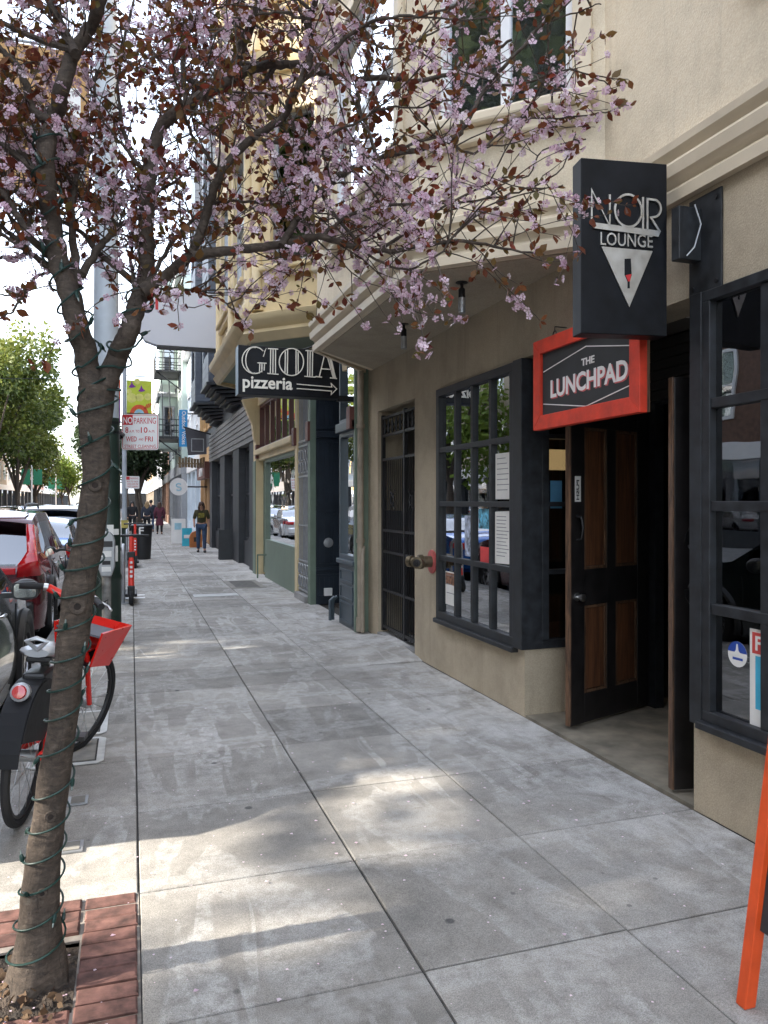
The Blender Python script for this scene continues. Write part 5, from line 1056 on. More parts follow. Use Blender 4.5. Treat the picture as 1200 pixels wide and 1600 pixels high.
    if kind == 'suv':
        B('tail_bar', TAIL, T, -.6, .6, -.035, .03, .90, .98, bevel=.01); B('chrome_strip', CHROME, T, -.6, .6, -.03, .02, 1.0, 1.025)
        m = MB(); m.add([(-.68, .50, 1.60), (.68, .50, 1.60), (.66, .30, 1.565), (-.66, .30, 1.565), (-.68, .5, 1.57), (.68, .5, 1.57), (.66, .3, 1.545), (-.66, .3, 1.545)], [(0,1,2,3),(7,6,5,4),(2,6,7,3),(0,3,7,4),(1,5,6,2)]); m.build('spoiler', paint, T)
        for s in (-.6, .6): m = MB(); m.tube([(s, .8, 1.67), (s, .9, 1.71), (s, 2.2, 1.71), (s, 2.3, 1.66)], .015, 6); m.build('roof_rail', PLASTIC, T)
        m = MB(); m.tube([(0.1, .2, 1.17), (-.35, .16, 1.2)], .01, 5); m.build('rear_wiper', PLASTIC, T)
    B('rear_bumper', PLASTIC if kind == 'suv' else paint, T, -W_*.86, W_*.86, -.06, .2, .3, .58, bevel=.04); B('license_plate', WHITE, T, -.16, .16, -.045, -.03, .68, .80)
    B('front_bumper', PLASTIC if kind == 'suv' else paint, T, -W_*.8, W_*.8, L-.2, L+.05, .25, .5, bevel=.04)
    return T
def place(T, x, y): T.location = (x, y, -.15); return T
c1 = place(make_car('dark grey-green SUV nearest the camera, behind the red bicycle', carpaint('dark_green_car_paint', (.02, .028, .026)), 'suv'), -1.80, 3.8)
c2 = place(make_car('dark red SUV parked in front of dark grey-green one', carpaint('dark_red_car_paint', (.10, .006, .012)), 'suv'), -1.88, 9.85)
c3 = place(make_car('bright blue sedan parked ahead of dark red SUV', carpaint('blue_car_paint', (.02, .12, .42)), 'sedan'), -1.9, 15.2)
c4 = place(copy_tree(c2), -2.0, 21.5); c4['label'] = 'dark SUV parked ahead of the blue sedan'
gp = carpaint('charcoal_car_paint', (.03, .032, .04))
wp = carpaint('white_car_paint', (.7, .7, .7)); sp = carpaint('silver_car_paint', (.42, .44, .46))
def repaint(T, old, new):
    for ch in T.children:
        if ch.data and ch.data.materials and ch.data.materials[0] == old: ch.data = ch.data.copy(); ch.data.materials[0] = new
repaint(c4, MATS['dark_red_car_paint'], gp)
far = [(-1.9, 34, wp, 'white sedan parked farther along our kerb'), (-1.9, 42, sp, 'silver sedan parked farthest along our kerb'), (-8.5, 60, wp, 'white sedan parked across the road, nearest of that row'), (-8.5, 67, sp, 'silver sedan parked across the road, second of that row'), (-8.5, 74, gp, 'charcoal sedan parked across the road, third of that row'), (-8.5, 81, wp, 'white sedan parked across the road, fourth of that row'), (-8.5, 88, MATS['blue_car_paint'], 'blue sedan parked across the road, fifth of that row'), (-5.9, 72, wp, 'white sedan driving in the far lane, nearer one'), (-4.2, 66, sp, 'silver sedan driving away in near lane'), (-6.0, 95, gp, 'charcoal sedan driving in the far lane, farther one')]
for x, y, p_, lab in far:
    o = copy_tree(c3); place(o, x, y); o['label'] = lab; o['group'] = 'far cars'; repaint(o, MATS['blue_car_paint'], p_)

# ------------------------------------------------------------------ red share bicycle
BK = thing('red_bicycle', (-.52, 4.2, 0), 'red electric share bicycle with front basket behind the tree', 'bicycle')
hd = Vector((.16, .987, 0)).normalized(); sd = Vector((hd.y, -hd.x, 0)); ORG = Vector((-.52, 4.2, 0))
STA = Vector((0, .98, .33)); STB = Vector((0, .76, 1.0)); SAX = (STB-STA).normalized(); TURN = Matrix.Translation(STB) @ Matrix.Rotation(R(-24), 4, SAX) @ Matrix.Translation(-STB); LEAN = Matrix.Rotation(R(4), 4, 'Y')
def bk_build(m, nm, mt, front=False, parent=BK, smooth=True, bevel=0):
    out = []
    for v in m.v:
        q = Vector(v)
        if front: q = TURN @ q
        q = LEAN @ q
        out.append(ORG+sd*q.x+hd*q.y+Vector((0, 0, q.z)))
    m.v = out; return m.build(nm, mt, parent, smooth=smooth, bevel=bevel)
MBLK = mat('matte_black_guard', (.006, .006, .007), .55, var=.2, vscale=20, spec=.25)
def wheel(yc, front):
    t = bk_build(MB().torus((0, yc, .335), (1, 0, 0), .315, .022, 48, 8), 'wheel', RUBBER, front)
    bk_build(MB().torus((0, yc, .335), (1, 0, 0), .288, .012, 48, 6), 'rim', PLASTIC, front, t); m = MB(); m.lathe((-.05, yc, .335), (1, 0, 0), [(0, .03), (.1, .03)], 12); bk_build(m, 'hub', GREY, front, t)
    for k in range(18):
        a = 2*math.pi*k/18; m = MB(); m.tube([(.03*(-1)**k, yc+.03*math.cos(a+.6), .335+.03*math.sin(a+.6)), (0, yc+.285*math.cos(a), .335+.285*math.sin(a))], .0018, 4); bk_build(m, 'spoke', SILVER, front, t)
wheel(0, False); wheel(1.06, True)
SILV = mat('silver_paint', (.45, .47, .49), .35, .4, var=.06)
m = MB(); m.tube([(0, .80, .86), (0, .74, .66), (0, .58, .40), (0, .44, .31), (0, .30, .36)], [.04, .055, .065, .075, .06], 12); bk_build(m, 'frame_tube', BIKERED)
m = MB(); m.tube([(0, .40, .30), (0, .27, .66)], .032, 12); bk_build(m, 'seat_tube', BIKERED); m = MB(); m.tube([(0, .285, .62), (0, .21, .80)], .024, 12); bk_build(m, 'seat_post', SILVER); m = MB(); m.tube([(0, .275, .64), (0, .262, .68)], .036, 12); bk_build(m, 'seat_clamp', SILVER)
for s in (-1, 1):
    m = MB(); m.tube([(s*.05, .42, .30), (s*.075, .1, .33), (s*.075, 0, .335)], .024, 8); bk_build(m, 'chain_stay', BIKERED); m = MB(); m.tube([(s*.02, .29, .60), (s*.075, .05, .36), (s*.075, 0, .335)], .013, 8); bk_build(m, 'seat_stay', BIKERED)
    Fk = Fr((s*.06, 0, 0), (0, 1, 0), (s, 0, 0)); m = MB(); m.poly(Fk, [(.36*math.cos(t), .335+.37*math.sin(t)) for t in np.linspace(.55, 2.7, 18)]+[(-.15, .45), (.05, .40), (.2, .44)], -.004, .004); bk_build(m, 'wheel_guard', MBLK, False, BK, False)
    m = MB(); m.box(s*.10 if s > 0 else -.19, .19 if s > 0 else -.10, .40, .50, .285, .31); bk_build(m, 'pedal', PLASTIC, False, BK, False); m = MB(); m.tube([(s*.07, .44, .30), (s*.1, .45+s*.12, .30-s*.08)], .012, 6); bk_build(m, 'crank', BLKMETAL)
m = MB(); m.torus((.07, .44, .30), (1, 0, 0), .075, .012, 24, 6); bk_build(m, 'chain_guard', PLASTIC)
m = MB(); P = [(0, .36*math.cos(t), .335+.375*math.sin(t)) for t in np.linspace(.1, 3.0, 18)]; m.ribbon(Fr((0, 0, 0), (0, 1, 0), (1, 0, 0)), [(p[1], p[2]) for p in P], .012, -.06, .06); bk_build(m, 'rear_fender', MBLK, False, BK, False)
m = MB(); m.box(-.055, .055, .02, .24, .50, .74); bk_build(m, 'battery_lock_case', PLASTIC, False, BK, False, .015)
m = MB(); m.lathe((0, -.16, .69), (0, -1, .25), [(0, .045), (.03, .045), (.04, .03)], 18); bk_build(m, 'rear_light_ring', SILV); m = MB(); m.lathe((0, -.20, .70), (0, -1, .25), [(0, .034), (.012, .03), (.016, 0)], 18); bk_build(m, 'rear_light', TAIL)
m = MB(); k = []
for y, wd, z, th in ((.05, .06, .835, .03), (.09, .095, .84, .045), (.15, .1, .825, .05), (.22, .065, .825, .04), (.30, .035, .83, .03), (.34, .02, .83, .02)): k.append([(wd*math.cos(t), y, z+th*math.sin(t)*.7) for t in np.linspace(0, 2*math.pi, 15)[:-1]])
for i in range(len(k)): m.v += k[i]
for i in range(len(k)-1):
    for j in range(14): m.f.append([i*14+j, i*14+(j+1) % 14, (i+1)*14+(j+1) % 14, (i+1)*14+j])
m.f += [list(range(14)), list(range(70, 84))]; bk_build(m, 'saddle', SILV); m = MB(); m.box(-.06, .06, .08, .26, .78, .81); bk_build(m, 'saddle_base', PLASTIC, False, BK, False, .01)
m = MB(); m.tube([(0, .055, .85), (-.05, .04, .90), (0, .03, .915), (.05, .04, .90), (0, .055, .85)], .012, 6); bk_build(m, 'saddle_grip', SILV)
for s in (-1, 1): m = MB(); m.tube([(s*.055, 1.06, .335), (s*.055, .93, .66), (s*.03, .90, .72)], .017, 8); bk_build(m, 'fork_blade', BIKERED, True)
m = MB(); m.tube([(0, .91, .70), (0, .77, 1.0)], .028, 12); bk_build(m, 'steering_column', BIKERED, True)
m = MB(); m.ribbon(Fr((0, 1.06, .335), (0, 1, 0), (1, 0, 0)), [(.355*math.cos(t), .355*math.sin(t)) for t in np.linspace(.95, 2.5, 14)], .01, -.03, .03); bk_build(m, 'front_fender', BIKERED, True, BK, False)
m = MB(); m.tube([(-.16, .72, 1.06), (-.1, .77, 1.03), (0, .78, 1.0), (.1, .77, 1.03), (.16, .72, 1.06)], .024, 10); bk_build(m, 'handlebar', BIKERED, True)
for s in (-1, 1):
    m = MB(); m.tube([(s*.16, .72, 1.06), (s*.19, .70, 1.06), (s*.28, .62, 1.05)], [.015, .02, .019], 12); bk_build(m, 'grip', RUBBER, True); m = MB(); m.tube([(s*.17, .75, 1.05), (s*.25, .74, 1.035), (s*.31, .68, 1.03)], .007, 6); bk_build(m, 'brake_lever', SILVER, True); m = MB(); m.tube([(s*.16, .72, 1.06), (s*.18, .705, 1.06)], .022, 10); bk_build(m, 'clamp', SILVER, True)
def bas(nm, pts, mt): m = MB(); m.add(pts, [(0, 1, 2, 3)]); o = bk_build(m, nm, mt, True, BK, False); s_ = o.modifiers.new('s', 'SOLIDIFY'); s_.thickness = .012; s_.offset = 0; return o
z0, z1 = .62, .86
bas('basket_floor', [(-.12, .88, z0), (.12, .88, z0), (.12, 1.08, z0), (-.12, 1.08, z0)], BLKMETAL)
fp = bas('basket_front', [(-.12, 1.08, z0-.02), (.12, 1.08, z0-.02), (.17, 1.17, z1), (-.17, 1.17, z1)], BIKERED); bas('basket_side', [(.12, .88, z0), (.12, 1.08, z0-.02), (.17, 1.17, z1), (.17, .86, z1-.02)], BIKERED); bas('basket_side', [(-.12, .88, z0), (-.12, 1.08, z0-.02), (-.17, 1.17, z1), (-.17, .86, z1-.02)], BIKERED)
bas('basket_liner', [(-.16, .87, z1-.05), (.16, .87, z1-.05), (.16, 1.13, z1-.05), (-.16, 1.13, z1-.05)], mat('grey_liner', (.12, .13, .15), .7))
for s in (-1, 1):
    m = MB(); m.tube([(s*.25, .73, 1.03), (s*.2, .8, 1.06), (s*.08, .88, .98), (s*.04, .9, .78), (s*.03, .93, .6)], .004, 5); bk_build(m, 'brake_cable', RUBBER, True)
m = MB(); m.tube([(.02, .45, .2), (.05, .38, .02)], .01, 6); bk_build(m, 'kickstand', SILVER)
# ------------------------------------------------------------------ scooters
def scooter(x, y, lab):
    T = thing('kick_scooter', (x, y, 0), lab, 'scooter', 'red rental scooters'); NR = mat('scooter_red', (.8, .05, .03), .4, var=.05)
    for yy in (0, .95): w_ = MB().torus((x, y+yy, .115), (1, 0, 0), .08, .035, 24, 8).build('wheel', RUBBER, T, smooth=True); m = MB(); m.lathe((x-.03, y+yy, .115), (1, 0, 0), [(0, .06), (.06, .06)], 14); m.build('hub', PLASTIC, w_)
    m = MB(); m.tube([(x, y+.06, .28), (x, y+.16, .72)], .045, 12); m.build('stem', NR, T, smooth=True); m = MB(); m.tube([(x, y+.16, .72), (x, y+.22, 1.05)], .032, 12); m.build('upper_stem', NR, T, smooth=True)
    m = MB(); m.box(x-.055, x+.055, y-.02, y+.12, .14, .3); m.build('fork', PLASTIC, T, bevel=.02); m = MB(); m.box(x-.06, x+.06, y+.13, y+.2, .68, .82); m.build('control_box', PLASTIC, T, bevel=.015)
    m = MB(); m.tube([(x-.26, y+.26, 1.06), (x-.1, y+.22, 1.07), (x+.1, y+.22, 1.07), (x+.26, y+.26, 1.06)], .02, 8); m.build('handlebar', PLASTIC, T, smooth=True); B('deck', PLASTIC, T, x-.09, x+.09, y+.14, y+.86, .11, .16, bevel=.015)
    m = MB(); m.tube([(x, y+.05, .25), (x, y+.14, .14)], .05, 8); m.build('neck', PLASTIC, T, smooth=True); m = MB(); m.ribbon(Fr((x, y+.95, .115), (0, 1, 0), (1, 0, 0)), [(.13*math.cos(t), .13*math.sin(t)) for t in np.linspace(.2, 2.4, 9)], .01, -.05, .05); m.build('rear_fender', NR, T)
    for k in range(4): OB('white_mark', WHITE, T, Fr((x-.02, y+.06+.1*(.42+k*.07)/.44-.05-.045, .42+k*.07), (1, 0, 0), (0, -1, .2)), 0, .04, 0, .035, .03, .048)
scooter(.0, 12.5, 'red rental scooter parked nearest, front wheel toward camera'); scooter(.09, 19.4, 'red rental scooter parked behind the first one')

# ================================================================== PEOPLE
def skin(name, verts, edges, radii, mt, parent, root=0, sub=2):
    me = bpy.data.meshes.new(name); me.from_pydata(verts, edges, []); o = bpy.data.objects.new(name, me); C.objects.link(o); me.materials.append(mt)
    md = o.modifiers.new('Skin', 'SKIN'); md.use_smooth_shade = True
    for i, r in enumerate(radii): me.skin_vertices[0].data[i].radius = (r, r) if not hasattr(r, '__len__') else r
    me.skin_vertices[0].data[root].use_root = True
    s = o.modifiers.new('Sub', 'SUBSURF'); s.levels = sub; s.render_levels = sub; setparent(o, parent); return o
def person(loc, face, H, lab, skincol, shirt, trous, haircol, stride=.2, armbend=0, hairlen=.12, coat=False, lookdown=0., print_=None, sleeves=True):
    T = thing('person', loc, lab, 'person', None, math.atan2(face[1], face[0])+math.pi/2); k = H/1.75
    T.rotation_euler = (0, 0, math.atan2(face[1], face[0])+math.pi/2)     # local -y is forward
    SK = mat('skin_'+skincol, {'light': (.5, .3, .22), 'tan': (.38, .21, .14)}[skincol], .6, var=.05)
    def P(x, y, z): return (x*k, y*k, z*k)
    ld = lookdown
    V = [P(0, 0, .96), P(0, .01, 1.12), P(0, .02, 1.32), P(0, 0, 1.46), P(0, -.02-ld*.3, 1.54), P(0, -.03-ld*.6, 1.63), P(0, -.03-ld*.6, 1.70)]; E = [(i, i+1) for i in range(6)]; Rr = [(.15, .11), (.135, .10), (.165, .11), (.07, .06), (.055, .055), (.075, .09), (.06, .075)]
    st = stride
    for s in (-1, 1):
        b = len(V); f = s*st
        V += [P(s*.1, 0, .90), P(s*.105, -f*.55-.03, .50), P(s*.11, -f+(.04 if f < 0 else 0), .10), P(s*.115, -f-.03, .045), P(s*.12, -f-.16, .03)]; E += [(0, b), (b, b+1), (b+1, b+2), (b+2, b+3), (b+3, b+4)]; Rr += [.095, .062, .042, .045, .032]
        b = len(V); g = -s*st*.6
        V += [P(s*.19, .01, 1.40), P(s*.25, .03-g*.3, 1.13), P(s*.24, -.04-g*.8-armbend*.1, .92+armbend*.12), P(s*.235, -.06-g*.9-armbend*.14, .84+armbend*.16), P(s*.225, -.07-g*.95-armbend*.16, .77+armbend*.18)]; E += [(2, b), (b, b+1), (b+1, b+2), (b+2, b+3), (b+3, b+4)]; Rr += [.06, .044, .032, .034, .018]
    V = [tuple(v) for v in V]; Rk = [tuple(q*k for q in r) if hasattr(r, '__len__') else r*k for r in Rr]
    def sub(idx, nm, mt, grow, edges):
        mp = {a: i for i, a in enumerate(idx)}; vv = [V[a] for a in idx]; ee = [(mp[a], mp[b]) for a, b in edges if a in mp and b in mp]; rr = [tuple(q+grow for q in Rk[a]) if hasattr(Rk[a], '__len__') else Rk[a]+grow for a in idx]
        o = skin(nm, vv, ee, rr, mt, None); o.parent = T; return o
    o = sub(list(range(len(V))), 'body', SK, 0, E)
    sub([0, 1, 2, 3, 12, 13, 22, 23]+([14, 15, 24, 25] if sleeves else []), 'shirt', shirt, (.034 if sleeves else .02)*k, E); sub([0, 7, 8, 9, 17, 18, 19], 'trousers', trous, .016*k, E)
    if coat: m = MB(); m.lathe((0, 0, .98*k), (0, 0, -1), [(-.1*k, .16*k), (0, .17*k), (.5*k, .22*k)], 16); c = m.build('coat_skirt', shirt, None, smooth=True); c.parent = T
    SH = mat('shoe_black', (.02, .02, .022), .5)
    for b in (9, 19):
        q0, q1 = Vector(V[b+1]), Vector(V[b+2]); m = MB(); m.sphere((q0+q1)/2+Vector((0, .02*k, -.002)), (.05*k, .14*k, .045*k), 12, 8); c = m.build('shoe', SH, None, smooth=True); c.parent = T
    HC = mat('hair_'+haircol, {'brown': (.06, .03, .018), 'dark': (.02, .016, .014), 'blond': (.3, .2, .1)}[haircol], .6, var=.3, vscale=40); hx = Vector(V[5]); m = MB()
    m.sphere(hx+Vector((0, .025*k, .035*k)), (.098*k, .108*k, .10*k), 14, 10); c = m.build('hair', HC, None, smooth=True); c.parent = T
    if hairlen > .1: m = MB(); [m.tube([hx+Vector((.07*k*math.cos(a), .03*k+.07*k*math.sin(a), .03*k)), hx+Vector((.095*k*math.cos(a), .04*k+.09*k*math.sin(a), -.08*k)), hx+Vector((.08*k*math.cos(a), .05*k+.08*k*math.sin(a), -hairlen*1.4*k))], [.03*k, .032*k, .012*k], 6) for a in np.linspace(-.35, math.pi+.35, 11)]; c = m.build('long_hair', HC, None, smooth=True); c.parent = T
    m = MB(); m.sphere(hx+Vector((0, -.095*k, -.005*k)), (.014*k, .022*k, .022*k), 8, 6); c = m.build('nose', SK, None, smooth=True); c.parent = T
    for s in (-1, 1): m = MB(); m.sphere(hx+Vector((s*.032*k, -.085*k, .02*k)), (.012*k, .008*k, .008*k), 8, 6); c = m.build('eye', SH, None, smooth=True); c.parent = T; m = MB(); m.sphere(hx+Vector((s*.078*k, 0, .0)), (.012*k, .025*k, .032*k), 8, 6); c = m.build('ear', SK, None, smooth=True); c.parent = T
    if print_: m = MB(); m.box(-.1*k, .1*k, -.16*k, -.135*k, 1.2*k, 1.36*k); c = m.build('shirt_print', print_, None); c.parent = T
    return T
OLIVE = mat('olive_shirt', (.055, .05, .02), .9, var=.15); JEAN = mat('blue_jeans', (.04, .07, .13), .9, var=.2, vscale=12); BLKC = mat('black_cloth', (.014, .014, .016), .9); PLUM = mat('plum_coat', (.09, .02, .035), .9); NVC = mat('navy_cloth', (.025, .03, .045), .9)
person((2.12, 25.0, 0), (-.1, -1), 1.60, 'long-haired man in olive printed t-shirt and jeans walking toward camera', 'tan', OLIVE, JEAN, 'brown', .12, .5, .2, lookdown=.12, sleeves=False, print_=mat('gold_print', (.2, .17, .03), .9, var=.5, vscale=20))
person((.72, 38.5, 0), (.05, 1), 1.62, 'woman in dark jacket and black trousers walking away', 'light', NVC, BLKC, 'blond', .2, 0, .2)
person((1.33, 39.5, 0), (.05, 1), 1.58, 'person in plum knee-length coat walking away', 'light', PLUM, BLKC, 'brown', .12, 0, .18, coat=True)
person((.05, 40.5, 0), (0, -1), 1.62, 'person in black clothes by the far scooters', 'light', BLKC, BLKC, 'dark', .12, .3, .12)
person((1.0, 43, 0), (0, 1), 1.7, 'person in navy jacket between the two walking away', 'tan', NVC, JEAN, 'dark', .18, 0, .1)
# ================================================================== PLUM TREE IN BLOSSOM
PT = thing('plum_tree', (-.29, 2.77, 0), 'purple-leaf plum tree in pink blossom in brick-edged pit', 'tree')
def catmull(P, k=5):
    out = []
    for i in range(len(P)-1):
        p0 = P[max(i-1, 0)]; p1 = P[i]; p2 = P[i+1]; p3 = P[min(i+2, len(P)-1)]
        for j in range(k):
            t = j/k; out.append(.5*((2*p1)+(p2-p0)*t+(2*p0-5*p1+4*p2-p3)*t*t+(3*p1-p0-3*p2+p3)*t*t*t))
    out.append(P[-1]); return out
def px_r(wpx, zc): return wpx/2*zc/1200
trunk_px = [(54, 1590, 134), (57, 1535, 100), (58, 1488, 77), (62, 1420, 57), (70, 1330, 51), (77, 1280, 48), (86, 1210, 47), (97, 1127, 43), (106, 1045, 44), (116, 985, 46), (122, 935, 48), (131, 885, 47), (139, 840, 44), (145, 790, 42), (150, 737, 39), (148, 680, 45), (151, 640, 54), (151, 605, 56)]
BZ = 2.56
TPTS = [Vector((*atD(x, y, BZ)[:2], atD(x, y, BZ)[2])) for x, y, w_ in trunk_px]; TPTS[0].z = -.06
TR = [px_r(w_, BZ) for x, y, w_ in trunk_px]
sp_ = catmull(TPTS, 5); sr = [TR[min(int(i/5), len(TR)-1)]*(1-(i % 5)/5)+TR[min(int(i/5)+1, len(TR)-1)]*((i % 5)/5) for i in range(len(sp_))]
tm = MB(); tm.tube(sp_, sr, 20)
vv = []
for i, v in enumerate(tm.v):                                   # lumpy bark, flared foot
    ring = i//20; c = sp_[min(ring, len(sp_)-1)]; d = Vector(v)-c; a = 2*math.pi*(i % 20)/20; fl = max(0, 1-ring/10)
    s = 1+.05*math.sin(3*a+ring*.23)+.035*math.sin(5*a-ring*.51)+.03*math.sin(ring*.9)+fl*.22*math.sin(4*a+.6)+random.uniform(-.018, .018); vv.append(c+d*s)
tm.v = vv; trk = tm.build('trunk', BARK, PT, smooth=True)
KN = mat('knot_bark', (.03, .02, .015), .9, var=.4, vscale=40)
for kx, ky, ks in ((122, 945, .019), (92, 1265, .014), (140, 760, .016), (88, 1390, .012)):
    ci = min(range(len(sp_)), key=lambda i: abs(sp_[i].z-atD(kx, ky, BZ).z)); dv = Vector((-sp_[ci].x+.06*math.sin(ky), -sp_[ci].y, 0)).normalized(); q = sp_[ci]+dv*sr[ci]*.99
    m = MB(); m.torus(q, dv, ks, ks*.45, 18, 7, .7); ko = m.build('knot', BARK, trk, smooth=True); m = MB(); m.lathe(q, dv, [(-.01, ks), (.002, ks*.8), (.003, 0)], 12); m.build('knot_hollow', KN, trk, smooth=True)
BR = []   # each: list of (px,py), start zc, end zc, start width px, end width px
def br(pts, z0, z1, w0, w1): BR.append((pts, z0, z1, w0, w1))
br([(150, 625), (136, 565), (117, 490), (96, 420), (80, 350), (72, 280), (73, 224), (87, 180), (98, 133), (115, 84), (140, 45), (158, -5), (172, -70), (180, -150)], 2.56, 2.35, 46, 15)
br([(154, 625), (182, 562), (200, 520), (214, 476), (228, 438), (229, 350), (233, 275), (248, 205), (290, 165), (340, 136), (390, 110), (430, 100), (480, 105), (525, 122), (600, 122), (665, 125), (740, 100), (800, 60)], 2.56, 2.75, 42, 5)
br([(222, 455), (260, 430), (300, 402), (375, 390), (445, 382), (500, 370), (560, 386), (620, 392), (700, 377), (770, 385), (850, 398)], 2.54, 2.45, 24, 3)
br([(298, 405), (320, 340), (345, 270), (395, 215), (440, 185), (465, 135), (485, 90), (485, 30), (500, -30), (520, -100)], 2.54, 2.3, 17, 8)
br([(440, 384), (470, 335), (515, 285), (560, 260), (600, 245), (700, 220), (730, 190), (760, 135), (800, 90), (850, 35), (885, -10)], 2.5, 2.6, 14, 5)
br([(365, 122), (380, 65), (400, 20), (415, -40), (430, -120)], 2.66, 2.5, 22, 12)
br([(80, 190), (52, 172), (38, 122), (21, 95), (-10, 70), (-60, 40)], 2.45, 2.5, 16, 8)
br([(72, 270), (58, 273), (31, 238), (0, 217), (-60, 190)], 2.5, 2.7, 14, 7)
br([(118, 84), (94, 38), (80, 5), (70, -60)], 2.37, 2.5, 17, 10)
br([(122, 450), (115, 378), (113, 315), (122, 262), (136, 203), (145, 170), (150, 110)], 2.55, 2.8, 17, 6)
br([(113, 315), (100, 275), (85, 250)], 2.68, 2.8, 9, 5)
br([(128, 430), (154, 388), (182, 360), (210, 336), (250, 300), (300, 262)], 2.55, 2.85, 16, 5)
br([(92, 415), (80, 402), (42, 364), (14, 315), (-5, 290), (-50, 240)], 2.54, 2.4, 17, 8)
br([(92, 432), (60, 405), (30, 378), (0, 353), (-40, 330)], 2.55, 2.7, 13, 7)
br([(85, 425), (62, 430), (42, 452), (30, 472), (12, 492), (-20, 505)], 2.55, 2.5, 7, 3); br([(42, 456), (20, 462), (-10, 460)], 2.54, 2.6, 5, 3); br([(40, 396), (22, 404), (0, 402), (-30, 396)], 2.6, 2.7, 9, 5)
br([(240, 428), (270, 380), (320, 325), (360, 315), (420, 318), (480, 330), (520, 360)], 2.55, 2.75, 9, 3)
br([(212, 478), (206, 420), (205, 370), (212, 320), (220, 260)], 2.56, 2.7, 8, 4)
br([(222, 462), (265, 450), (325, 460), (365, 485), (395, 520)], 2.55, 2.65, 6, 2)
br([(500, 372), (560, 330), (640, 318), (730, 315), (810, 300), (870, 270), (900, 210)], 2.5, 2.45, 7, 2)
br([(560, 386), (620, 420), (680, 400), (750, 330), (830, 300), (880, 290)], 2.48, 2.4, 5, 2)
br([(600, 246), (680, 215), (740, 240), (800, 190), (860, 185), (920, 180), (968, 170)], 2.55, 2.5, 6, 2)
br([(760, 135), (820, 130), (880, 110), (930, 120), (965, 145)], 2.58, 2.55, 5, 2)
br([(290, 165), (285, 100), (300, 40), (330, -30)], 2.62, 2.9, 9, 5); br([(233, 275), (200, 230), (185, 160), (190, 80), (210, 0)], 2.6, 2.9, 9, 5)
br([(395, 215), (460, 225), (540, 200), (600, 170), (660, 165), (720, 150)], 2.45, 2.3, 7, 2); br([(465, 135), (540, 60), (600, 30), (680, 20), (760, -20)], 2.4, 2.3, 8, 3)
br([(345, 270), (300, 210), (280, 150), (270, 90)], 2.48, 2.2, 7, 3); br([(485, 30), (430, 20), (370, 30), (330, 60)], 2.35, 2.2, 6, 3); br([(850, 35), (900, 20), (940, 5)], 2.6, 2.6, 4, 2)
br([(480, 105), (540, 60), (620, 75), (700, 40), (790, 20)], 2.7, 2.95, 7, 3)
skel = []    # (point, radius, tangent)
for pts, z0, z1, w0, w1 in BR:
    P = [atD(x, y, z0+(z1-z0)*i/(len(pts)-1)+(.03*math.sin(i*2.1) if i else 0)) for i, (x, y) in enumerate(pts)]
    S = catmull(P, 6); nS = len(S)
    for i in range(2, nS): S[i] = S[i]+Vector((random.uniform(-1, 1), random.uniform(-1, 1), random.uniform(-1, 1)))*.004
    rr = [px_r(w0+(w1-w0)*(i/(nS-1))**.8, BZ) for i in range(nS)]
    rr = [q*.88 for q in rr]; m = MB(); m.tube(S, rr, 10 if w0 > 10 else 7); m.build('branch', BARK, PT, smooth=True)
    for i in range(1, nS-1): skel.append((S[i], rr[i], (S[i+1]-S[i-1]).normalized()))
# boughs away from the picture plane so that the crown is round
for k in range(26):
    s, r0, t = random.choice([q for q in skel if .008 < q[1] < .04 and q[0].z > 2.3])
    az = random.uniform(0, 2*math.pi); d = Vector((math.cos(az)*.9, abs(math.sin(az))*.9+.25, random.uniform(.3, 1.0))).normalized()
    if k % 3 == 0: d = Vector((random.uniform(-1, -.2), random.uniform(-.3, .6), random.uniform(.4, 1))).normalized()
    L = random.uniform(.6, 1.3); P = [s+d*L*i/6+Vector((random.uniform(-1, 1), random.uniform(-1, 1), random.uniform(-.5, 1)))*.035*i*.5 for i in range(7)]
    S = catmull(P, 4); rr = [max(.003, min(r0*.7, .013)*(1-i/len(S)*.75)) for i in range(len(S))]; m = MB(); m.tube(S, rr, 7); m.build('branch', BARK, PT, smooth=True)
    for i in range(2, len(S)-1): skel.append((S[i], rr[i], (S[i+1]-S[i-1]).normalized()))
def campx(p):
    xc = p.x*CA-p.y*SA; zc = p.x*SA+p.y*CA
    return (600+1200*xc/zc, 784-1200*(p.z-EYE)/zc, zc) if zc > .1 else (9e9, 0, zc)
tw = MB(); nodes_ = []
def twig(s, d, L, r, depth):
    n = max(3, int(L/.05)); P = [s]; dd = d.copy()
    for i in range(n):
        dd = (dd+Vector((random.gauss(0, .13), random.gauss(0, .13), random.gauss(.02, .13)))).normalized(); P.append(P[-1]+dd*L/n)
        if i > 0: nodes_.append((P[-1], dd.copy()))
        if depth > 0 and random.random() < .34:
            q = (dd+Vector((random.gauss(0, .7), random.gauss(0, .7), random.gauss(.15, .6)))).normalized(); twig(P[-1], q, L*random.uniform(.25, .6), r*.6, depth-1)
    tw.tube(P, [max(.0011, r*(1-i/(n+1)*.75)) for i in range(n+1)], 5, False)
random.seed(21)
cand = [q for q in skel if q[1] < .022]; cnt = 0
while cnt < 800:
    s, r0, t = random.choice(cand); x, y, zc = campx(s)
    if x < 130 and y > 380 and random.random() < .8: continue
    if 120 < x < 230 and y > 450: continue
    if x > 560 and random.random() < .35: continue
    q = (t*.55+Vector((random.gauss(0, .6), random.gauss(0, .6), random.gauss(.1, .6)))).normalized()
    L = random.uniform(.12, .42); e = s+q*L
    ex, ey, ez = campx(e)
    if ez < 1.75 or (ey > 545 and ex < 1000) or (ex > 990) or (ex > 600 and ey > 470): continue
    twig(s, q, L, random.uniform(.002, .0035), 1); cnt += 1
